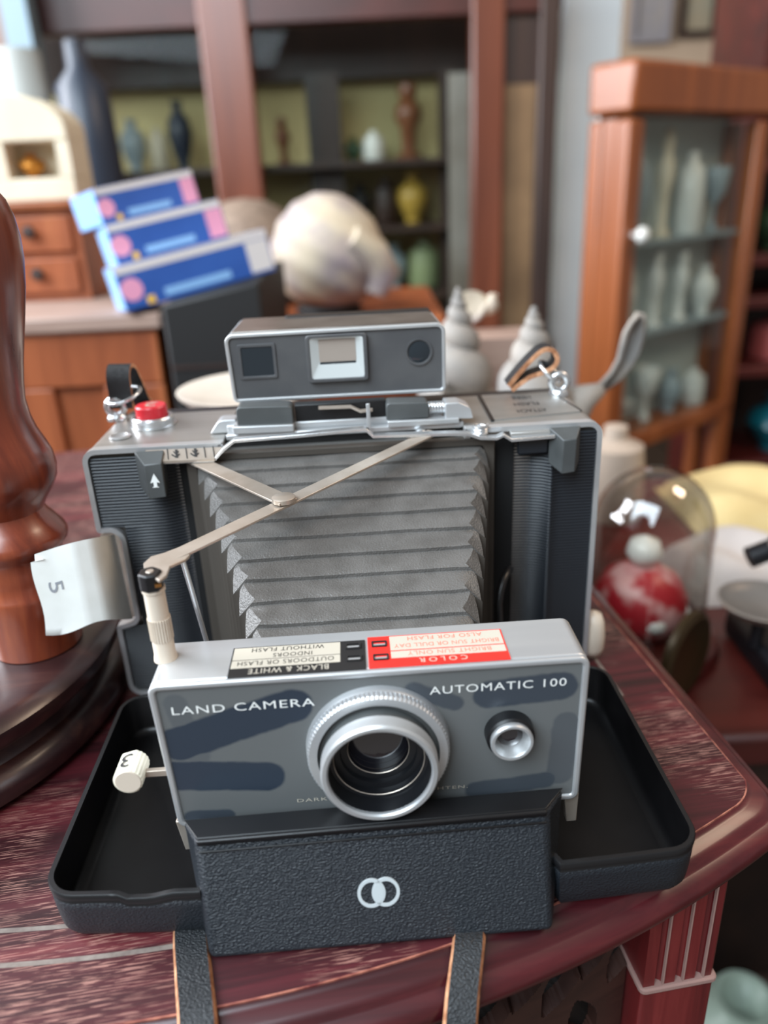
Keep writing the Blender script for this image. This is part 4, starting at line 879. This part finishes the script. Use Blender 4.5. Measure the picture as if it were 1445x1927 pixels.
MB().lathe([(84, 0.6), (89, 3), (89, 14), (84, 17)], (0, 0, 0), 'z', 40).build('basket_rim', dw, bk, 50)

# ---- big display cabinet across the back
YC = 2150; zc = lambda py: atY(700, py, YC).z
DC = empty('display_cabinet', (0, YC, FLOOR), 0, 'tall red-brown glazed display cabinet across the back of the shop', 'cabinet'); q = lambda z: z - FLOOR
xl, xr_ = atY(40, 300, YC).x, atY(1046, 300, YC).x; ztopc = atY(700, -120, YC).z
yellow_back = mat('faded_yellow_lining', (206, 192, 138), 0.7, 0, (180, 162, 112), 3)
MB().box(xl, xr_, 300, 330, q(FLOOR) + 0.5, q(ztopc)).build('cabinet_back', yellow_back, DC)
for px0, px1, mm in ((398, 486, rw), (886, 946, rw), (1008, 1044, dw), (40, 70, rw)):
    a = atY(px0, 250, YC).x; b = atY(px1, 250, YC).x; MB().box(a, b, -20, 50, 0.5, q(ztopc)).build('cabinet_post', mm, DC, None, 6)
for px0, px1 in ((578, 640), (826, 852)):
    a = atY(px0, 220, YC + 150).x; b = atY(px1, 220, YC + 150).x; MB().box(a, b, 130, 180, 0.5, q(zc(118))).build('inner_upright', dw, DC)
MB().box(xl, xr_, -10, 40, q(zc(38)), q(ztopc)).build('cornice', mat('dark_red_cornice', (72, 30, 22), 0.4, 0, (56, 24, 18), 6), DC, None, 4)
MB().box(xl, xr_, 230, 298, q(zc(122)), q(ztopc) - 2).build('dark_valance', dw, DC)
a, b = atY(946, 250, YC).x, atY(1008, 250, YC).x; MB().box(a, b, 10, 30, 0.5, q(zc(170))).build('side_panel', mat('worn_ochre_panel', (138, 108, 76), 0.55, 0, (104, 78, 52), 4), DC)
MB().box(a, b, 8, 32, q(zc(170)), q(zc(45))).build('side_panel', dw, DC)
a, b = atY(848, 250, YC).x, atY(886, 250, YC).x; MB().box(a, b, 40, 60, 0.5, q(zc(140))).build('side_panel', mat('grey_panel', (146, 140, 134), 0.6, 0, (112, 102, 92), 4), DC)
shelves = [(300, 395), (430, 395), (560, 395)]
for py, dep in shelves:
    MB().box(xl + 10, atY(850, py, YC).x, 60, 298, q(zc(py)) - 14, q(zc(py))).build('cabinet_shelf', dw, DC)
for px0, px1 in ((490, 884), (72, 396)):
    a = atY(px0, 250, YC).x; b = atY(px1, 250, YC).x; MB().box(a, b, 0, 5, q(zc(640)), q(zc(50))).build('glass_pane', pane, DC)
a, b = xl, xr_; MB().box(a, b, -15, 420, 0.5, q(zc(660))).build('cabinet_base', rw, DC)
def on_shelf(px, row, name, m, h, r, label, cat, kind=0, yy=190):
    p = atY(px, row, YC + yy); z = zc(row); vase(name, m, p.x, YC + yy, z + 0.6, h, r, label, cat, 'things in the display cabinet', kind)
on_shelf(666, 300, 'green_vase', green, 60, 26, 'dark green vase on the upper cabinet shelf', 'vase', 0)
on_shelf(704, 300, 'white_jar', ceram, 76, 30, 'white jar beside the green vase in the cabinet', 'jar', 2)
on_shelf(770, 300, 'brown_figure', brownc, 190, 62, 'tall brown figurine on the upper cabinet shelf', 'figurine', 1)
on_shelf(535, 300, 'brown_figure', brownc, 120, 34, 'brown figurine at the left of the upper cabinet shelf', 'figurine', 1)
on_shelf(778, 430, 'ochre_vase', ochre, 130, 46, 'broad ochre yellow vase on the middle cabinet shelf', 'vase', 0)
on_shelf(728, 430, 'brown_jar', dw, 120, 34, 'dark brown jar on the middle cabinet shelf', 'jar', 2)
on_shelf(680, 430, 'black_pot', blackp, 110, 36, 'black pot at the left of the middle cabinet shelf', 'pot', 0)
on_shelf(742, 560, 'pale_vase', greyc, 120, 42, 'pale blue-grey vase on the lower cabinet shelf', 'vase', 0)
on_shelf(800, 560, 'green_jar', mat('sage_glaze', (140, 150, 110), 0.4), 130, 46, 'sage green jar on the lower cabinet shelf', 'jar', 2)
on_shelf(255, 300, 'grey_ornament', greyc, 130, 36, 'blue-grey vase behind the left cabinet glass', 'vase', 0)
on_shelf(345, 300, 'dark_vase', navy, 170, 34, 'dark blue-grey vase at the left cabinet post', 'vase', 0)
on_shelf(302, 300, 'cream_jar', creamp, 110, 24, 'cream jar between the vases in the left cabinet', 'jar', 2)
on_shelf(262, 430, 'white_figurine', ceram, 110, 40, 'white figurine low in the left cabinet', 'figurine', 1)
on_shelf(350, 430, 'green_bowl', mat('olive_glaze', (92, 100, 72), 0.4), 80, 56, 'olive green bowl low in the left cabinet', 'bowl', 3)
# things on the far left
p = atY(182, 330, 1500); nv = vase('tall_bottle', navy, p.x, 1500, atY(182, 470, 1500).z, atY(182, 66, 1500).z - atY(182, 470, 1500).z, 48, 'tall dark navy bottle behind the cream cupboard', 'bottle', None, 2)
zt2 = atY(182, 470, 1500).z
PS = empty('pedestal', (p.x - 110, 1500, FLOOR), 0, 'plain dark pedestal under the navy bottle and grey lamp', 'pedestal'); MB().box(-130, 165, -60, 100, zt2 - FLOOR - 25, zt2 - FLOOR - 0.3).build('pedestal_top', dw, PS, None, 2); MB().box(-90, 125, -40, 80, 0.5, zt2 - FLOOR - 25).build('pedestal_body', dw, PS)
p = atY(84, 330, 1540); zl = atY(108, 95, 1540).z
LP = empty('table_lamp', (p.x, 1520, zt2), 0, 'grey table lamp with a pale conical shade at the far left', 'lamp'); hh = zl - zt2
MB().lathe([(40, 0.3), (40, 8), (12, 16), (10, hh * 0.4), (16, hh * 0.55), (8, hh * 0.7), (8, hh * 0.76)], (0, 0, 0), 'z', 28).build('lamp_base', greyc, LP, 50)
MB().lathe([(48, hh * 0.62), (38, hh), (36, hh), (46, hh * 0.62)], (0, 0, 0), 'z', 36, caps=False).build('lamp_shade', mat('grey_linen', (178, 182, 178), 0.8), LP, 50)
tp = atY(20, 80, 2050); tb = MB().box(atY(-220, 80, 2050).x, atY(14, 80, 2050).x, 2050, 2110, FLOOR + 0.5, 900).build('trim_1', mat('mauve_brown_paint', (122, 102, 94), 0.6)); setting(tb)
tb = MB().box(atY(16, 80, 2050).x, atY(64, 80, 2050).x, 2040, 2100, FLOOR + 0.5, 900).build('trim_2', mat('pale_blue_paint', (124, 146, 158), 0.5)); setting(tb)
# ---- pilaster and pictures to the right of the cabinet
a, b = atY(1052, 400, 2350).x, atY(1146, 400, 2350).x
pil = MB().box(a, b, 2350, 2500, FLOOR + 0.5, 1100).build('trim_3', blue_m); setting(pil)
def picture(px0, py0, px1, py1, Y, art, frame, label):
    x0, x1, z0, z1 = px_box(px0, py0, px1, py1, Y); o = empty('framed_picture', ((x0 + x1) / 2, Y, z0), 0, label, 'picture', 'pictures on the back wall'); hx = (x1 - x0) / 2; h = z1 - z0
    ring_prism(MB(), [(-hx, 0), (hx, 0), (hx, h), (-hx, h)], [(-hx + 22, 22), (hx - 22, 22), (hx - 22, h - 22), (-hx + 22, h - 22)], -25, 0).build('picture_frame', frame, o)
    MB().box(-hx + 20, hx - 20, -8, -2, 20, h - 20).build('picture_sheet', art, o)
picture(1186, -60, 1262, 82, 3590, mat('grey_blue_print', (140, 140, 150), 0.6, 0, (170, 160, 150), 6), mat('silver_frame', (150, 146, 150), 0.4), 'grey-blue framed picture high on the back wall beside the oak cabinet')
picture(1278, -50, 1350, 70, 3590, mat('sepia_print', (172, 150, 120), 0.6, 0, (140, 146, 132), 5), dw, 'sepia framed picture high on the back wall near the dark shelves')
# ---- honey-oak curio cabinet, turned to the left
A = atY(1152, 700, 1400); B = atY(1388, 700, 1690); vec = Vector((B.x - A.x, B.y - A.y)); cw = vec.length; crz = math.atan2(vec.y, vec.x)
zt3 = atY(1195, 108, 1400).z; zb3 = atY(1150, 838, 1400).z
CC = empty('curio_cabinet', (A.x, A.y, FLOOR), crz, 'honey-oak glazed curio cabinet full of pale figurines at the right', 'cabinet'); h0, h1 = zb3 - FLOOR, zt3 - FLOOR; dpt = 84
MB().box(-6, cw + 6, -8, dpt, h1 - 78, h1).build('top_rail', ow, CC, None, 8)
MB().box(0, cw, 0, dpt, h0 - 35, h0).build('bottom_rail', ow, CC, None, 4)
for xx in (0, cw - 44):
    for yy in (0, dpt - 30): MB().box(xx, xx + 44, yy, yy + 30, 0.5, h1 - 85).build('cabinet_post', ow, CC, None, 6)
MB().box(4, 10, 28, dpt - 28, h0, h1 - 85).build('cabinet_side', ow, CC)
MB().box(20, cw - 20, dpt - 8, dpt, h0, h1 - 60).build('mirror_back', mat('pale_mirror_back', (196, 206, 204), 0.35, 0.0), CC)
sz = [h0, h0 + (h1 - h0) * 0.30, h0 + (h1 - h0) * 0.56]
for z_ in sz[1:]: MB().box(24, cw - 24, 18, dpt - 10, z_ - 8, z_).build('glass_shelf', greyc, CC)
MB().box(48, cw - 48, 10, 14, h0, h1 - 85).build('door_pane', pane, CC)
MB().lathe([(5, 0), (5, 10), (13, 16), (14, 22), (9, 29), (0, 31)], (30, 0, h0 + (h1 - h0) * 0.585), '-y', 24).build('door_knob_glint', ceram, CC, 60)  # knob made white and large so its colour carries the bright highlight
names = ['porcelain figurine', 'porcelain bird', 'white vase', 'glass goblet']
cc, sn = math.cos(crz), math.sin(crz); kkk = 0
lab = [['squat white bowl low in the oak cabinet', 'white goblet low in the oak cabinet', 'pale grey vase low in the oak cabinet', 'white jar low at the right of the oak cabinet'],
       ['white figurine on the middle oak cabinet shelf', 'tall white figurine on the middle oak cabinet shelf', 'pointed white figurine on the middle oak cabinet shelf', 'white vase at the right of the middle oak cabinet shelf'],
       ['pale blue-grey vase on the top oak cabinet shelf', 'cream-yellow figurine on the top oak cabinet shelf', 'white jar on the top oak cabinet shelf', 'blue-grey goblet on the top oak cabinet shelf']]
kd = [[3, 3, 0, 2], [1, 1, 1, 0], [0, 1, 2, 3]]; mm_ = [[ceram, ceram, greyc, ceram], [ceram, ceram, ceram, ceram], [greyc, creamp, ceram, greyc]]; hs = [[60, 110, 90, 80], [120, 150, 140, 100], [170, 190, 150, 120]]
for r_ in range(3):
    for k in range(4):
        lx, ly = 56 + (cw - 112) * (k + 0.5) / 4, 47
        vase(names[k % 4].replace(' ', '_'), mm_[r_][k], A.x + lx * cc - ly * sn, A.y + lx * sn + ly * cc, FLOOR + sz[r_] + 0.6, hs[r_][k], 27, lab[r_][k], ('bowl', 'goblet', 'vase', 'jar')[k] if r_ == 0 else names[k].split()[-1], 'pale pieces in the oak cabinet', kd[r_][k])
# ---- dark bookcase at the right edge
xa, xb = atY(1402, 400, 1900).x, atY(1760, 400, 1900).x; BK = empty('dark_bookcase', (xa, 1900, FLOOR), 0, 'dark red-brown open bookcase cut off by the right edge', 'bookcase'); wbk = xb - xa; ztb = atY(1402, -80, 1900).z - FLOOR
drw = wood('dark_red_shelf_wood', [(0.3, (52, 14, 12)), (0.6, (84, 26, 20)), (0.8, (104, 40, 30))], 'x', 9, 0.1, 0.4, 0.1, 0.2)
MB().box(0, 24, 0, 300, 0.5, ztb).build('bookcase_side', drw, BK); MB().box(wbk - 24, wbk, 0, 300, 0.5, ztb).build('bookcase_side', drw, BK); MB().box(24, wbk - 24, 285, 300, 0.5, ztb).build('bookcase_back', dw, BK)
zsh = [atY(1420, r_, 1900).z - FLOOR for r_ in (870, 690, 560, 480, 300, 60)]
for z_ in zsh: MB().box(24, wbk - 24, 0, 285, z_ - 26, z_).build('bookcase_shelf', drw, BK, None, 3)
for k, (row, m, h, r_, nm, lab_, kd_) in enumerate(((870, teal, 150, 80, 'teal_jug', 'teal glazed jug on the lowest visible bookcase shelf', 0), (690, mat('dusty_red_glaze', (150, 70, 66), 0.5), 110, 70, 'red_pot', 'dusty red pot on the bookcase above the teal jug', 2), (480, green, 120, 60, 'green_bottle', 'dark green bottle on the upper bookcase shelf', 0), (300, blackp, 150, 60, 'black_urn', 'black urn on the bookcase near the top', 0))):
    p = atY(1452, row, 2000); vase(nm, m, p.x, 2000, FLOOR + [atY(1420, row, 1900).z - FLOOR][0] + 0.6, h, r_, lab_, nm.split('_')[1], 'things on the dark bookcase', kd_)

# ---- low side table at the right with dome, cloths and balance
ZT = -120.0
STB = empty('side_table', (165, 366, FLOOR), 0, 'low dark wooden side table at the right under the glass dome', 'table'); ht = ZT - FLOOR
MB().box(0, 560, 0, 430, ht - 24, ht).build('side_tabletop', drw, STB, None, 4); MB().box(20, 540, 20, 410, ht - 90, ht - 24).build('apron', dw, STB)
for a in (15, 505):
    for b in (15, 375): MB().box(a, a + 40, b, b + 40, 0.5, ht - 24).build('side_table_leg', dw, STB)
p = atY(1218, 1090, 470); DX = p.x
GD = empty('glass_dome', (DX, 470, ZT), 0, 'clear glass dome on a red wooden foot to the right of the camera', 'dome'); dh = atY(1200, 884, 470).z - ZT
MB().lathe([(50, 0.3), (52, 4), (50, 10), (44, 13), (0, 13)], (0, 0, 0), 'z', 48).build('dome_foot', drw, GD, 40)
R_ = 40.0
prof_d = [(R_, 13.2), (R_, dh - R_ * 1.1)] + [(R_ * math.cos(t), dh - R_ * 1.1 + R_ * 1.1 * math.sin(t)) for t in [math.pi / 2 * i / 28 for i in range(1, 29)]]
MB().lathe(prof_d, (0, 0, 0), 'z', 128, caps=False).build('dome_glass', domeg, GD, 60)
RO_ = empty('red_ornament', (DX - 4, 470, ZT + 13.6), 0, 'red and white ornament under the glass dome', 'ornament'); RO_.scale = (0.95, 0.95, 0.84)
MB().lathe([(10, 0), (26, 4), (33, 18), (33, 34), (26, 50), (12, 60), (0, 62)], (0, 0, 0), 'z', 32).build('red_body', redc, RO_, 60)
MB().lathe([(0, 60), (9, 63), (13, 72), (10, 82), (0, 87)], (0, 0, 0), 'z', 24).build('white_head', ceram, RO_, 60)
for a in (-2.6, -1.5, -0.4): MB().lathe([(0, -8), (7, -5), (9, 0), (7, 5), (0, 8)], (27 * math.cos(a), 27 * math.sin(a), 22), 'z', 18).build('white_spot', ceram, RO_, 60)
p = atY(1287, 1205, 410); dd_ = MB().lathe([(30, 0), (30, 4), (26, 6), (23, 5), (0, 5)], (0, 0, 0), '-y', 36).build('dark_medallion', mat('dark_bronze', (58, 44, 24), 0.4, 0.5), None, 40)
dd_.location = (p.x * S, 0.41, (ZT + 30.4) * S); dd_.rotation_euler = (0, 0, 0.75); tag(dd_, 'dark bronze round medallion leaning beside the glass dome', 'medallion')
p = atY(1152, 900, 700); vase('pale_jar', mat('beige_glaze', (176, 158, 142), 0.5), p.x, 700, ZT + 0.5, atY(1150, 800, 700).z - ZT, 30, 'tall beige jar standing behind the glass dome', 'jar', None, 2)
def cloth(name, m, px, py, Y, w, d_, h, label, z):
    p = atY(px, py, Y); vs = []; n1, n2 = 18, 14
    for j in range(n2 + 1):
        for i in range(n1 + 1):
            a, b = i / n1 * 2 - 1, j / n2 * 2 - 1; f_ = max(0, (1 - a ** 4)) * max(0, (1 - b ** 4))
            vs.append((a * w / 2, b * d_ / 2, h * f_ ** 0.5 * (0.85 + 0.15 * math.sin(a * 5 + b * 3)) + 0.4))
    fs = [(j * (n1 + 1) + i, j * (n1 + 1) + i + 1, (j + 1) * (n1 + 1) + i + 1, (j + 1) * (n1 + 1) + i) for j in range(n2) for i in range(n1)]
    o = MB().add(vs, fs).build(name, m, None, 60); o.location = (p.x * S, Y * S, z * S); tag(o, label, 'cushion')
cloth('yellow_cushion', mat('faded_yellow_cloth', (206, 184, 132), 0.85, 0, (186, 160, 108), 14), 1442, 960, 690, 170, 150, atY(1420, 900, 690).z - ZT, 'faded yellow cushion on the side table behind the balance', ZT)
cloth('white_cushion', mat('white_cloth', (206, 196, 190), 0.85, 0, (188, 178, 174), 14), 1398, 1060, 560, 110, 90, atY(1380, 1010, 560).z - ZT, 'white cloth bundle on the side table between dome and balance', ZT)
p = atY(1520, 1380, 430); iron = mat('black_cast_iron', (22, 22, 26), 0.4, 0.3)
BA = empty('iron_balance', (p.x, 440, ZT), 0, 'black cast-iron balance with pale round pans at the right edge', 'balance'); BA.scale = (1.4, 1.4, 1.4)
MB().box(-34, 60, -28, 28, 0.4, 16).build('balance_base', iron, BA, None, 4)
MB().tube([(8, 0, 14), (8, 0, 60), (6, 0, 110)], [9, 7, 5], 14).build('balance_post', iron, BA, 60)
MB().tube([(-40, 0, 58), (0, 0, 74), (60, 0, 66)], 5, 10).build('balance_beam', iron, BA, 60)
MB().tube([(4, 0, 104), (14, 2, 118), (26, 2, 124), (40, 0, 110)], [8, 15, 18, 12], 12).build('balance_head', iron, BA, 60)
for x_, z_ in ((-34, 36), (-14, 62)):
    pn = MB().lathe([(6, -2), (17, 0), (20, 4), (19, 4.4), (16, 1.5), (0, 0.5)], (x_, -8, z_), 'z', 28).build('balance_pan', mat('tin_pan', (150, 140, 132), 0.4, 0.5), BA, 50)
    MB().tube([(x_, -8, z_), (x_, -6, 14)], 3, 8).build('pan_stem', iron, pn)
# floor things in the dark at the lower right
p = atY(1560, 1760, 640); MB_ = empty('leather_trunk', (p.x, 640, FLOOR), 0.0, 'dark leather trunk on the floor under the side table', 'trunk')
MB().box(-150, 220, 0, 240, 0.5, 240).build('trunk_body', mat('dark_leather', (44, 30, 24), 0.5, 0, (30, 22, 20), 20), MB_, None, 8); MB().box(-152, 222, -2, 242, 240, 300).build('trunk_lid', blackp, MB_, None, 8)
p = atZ(1400, 1890, FLOOR + 120); vase('green_pot', mat('pale_green_glaze', (160, 178, 164), 0.4), p.x, p.y, FLOOR + 0.6, 130, 60, 'pale green pot on the floor below the side table', 'pot', None, 0)
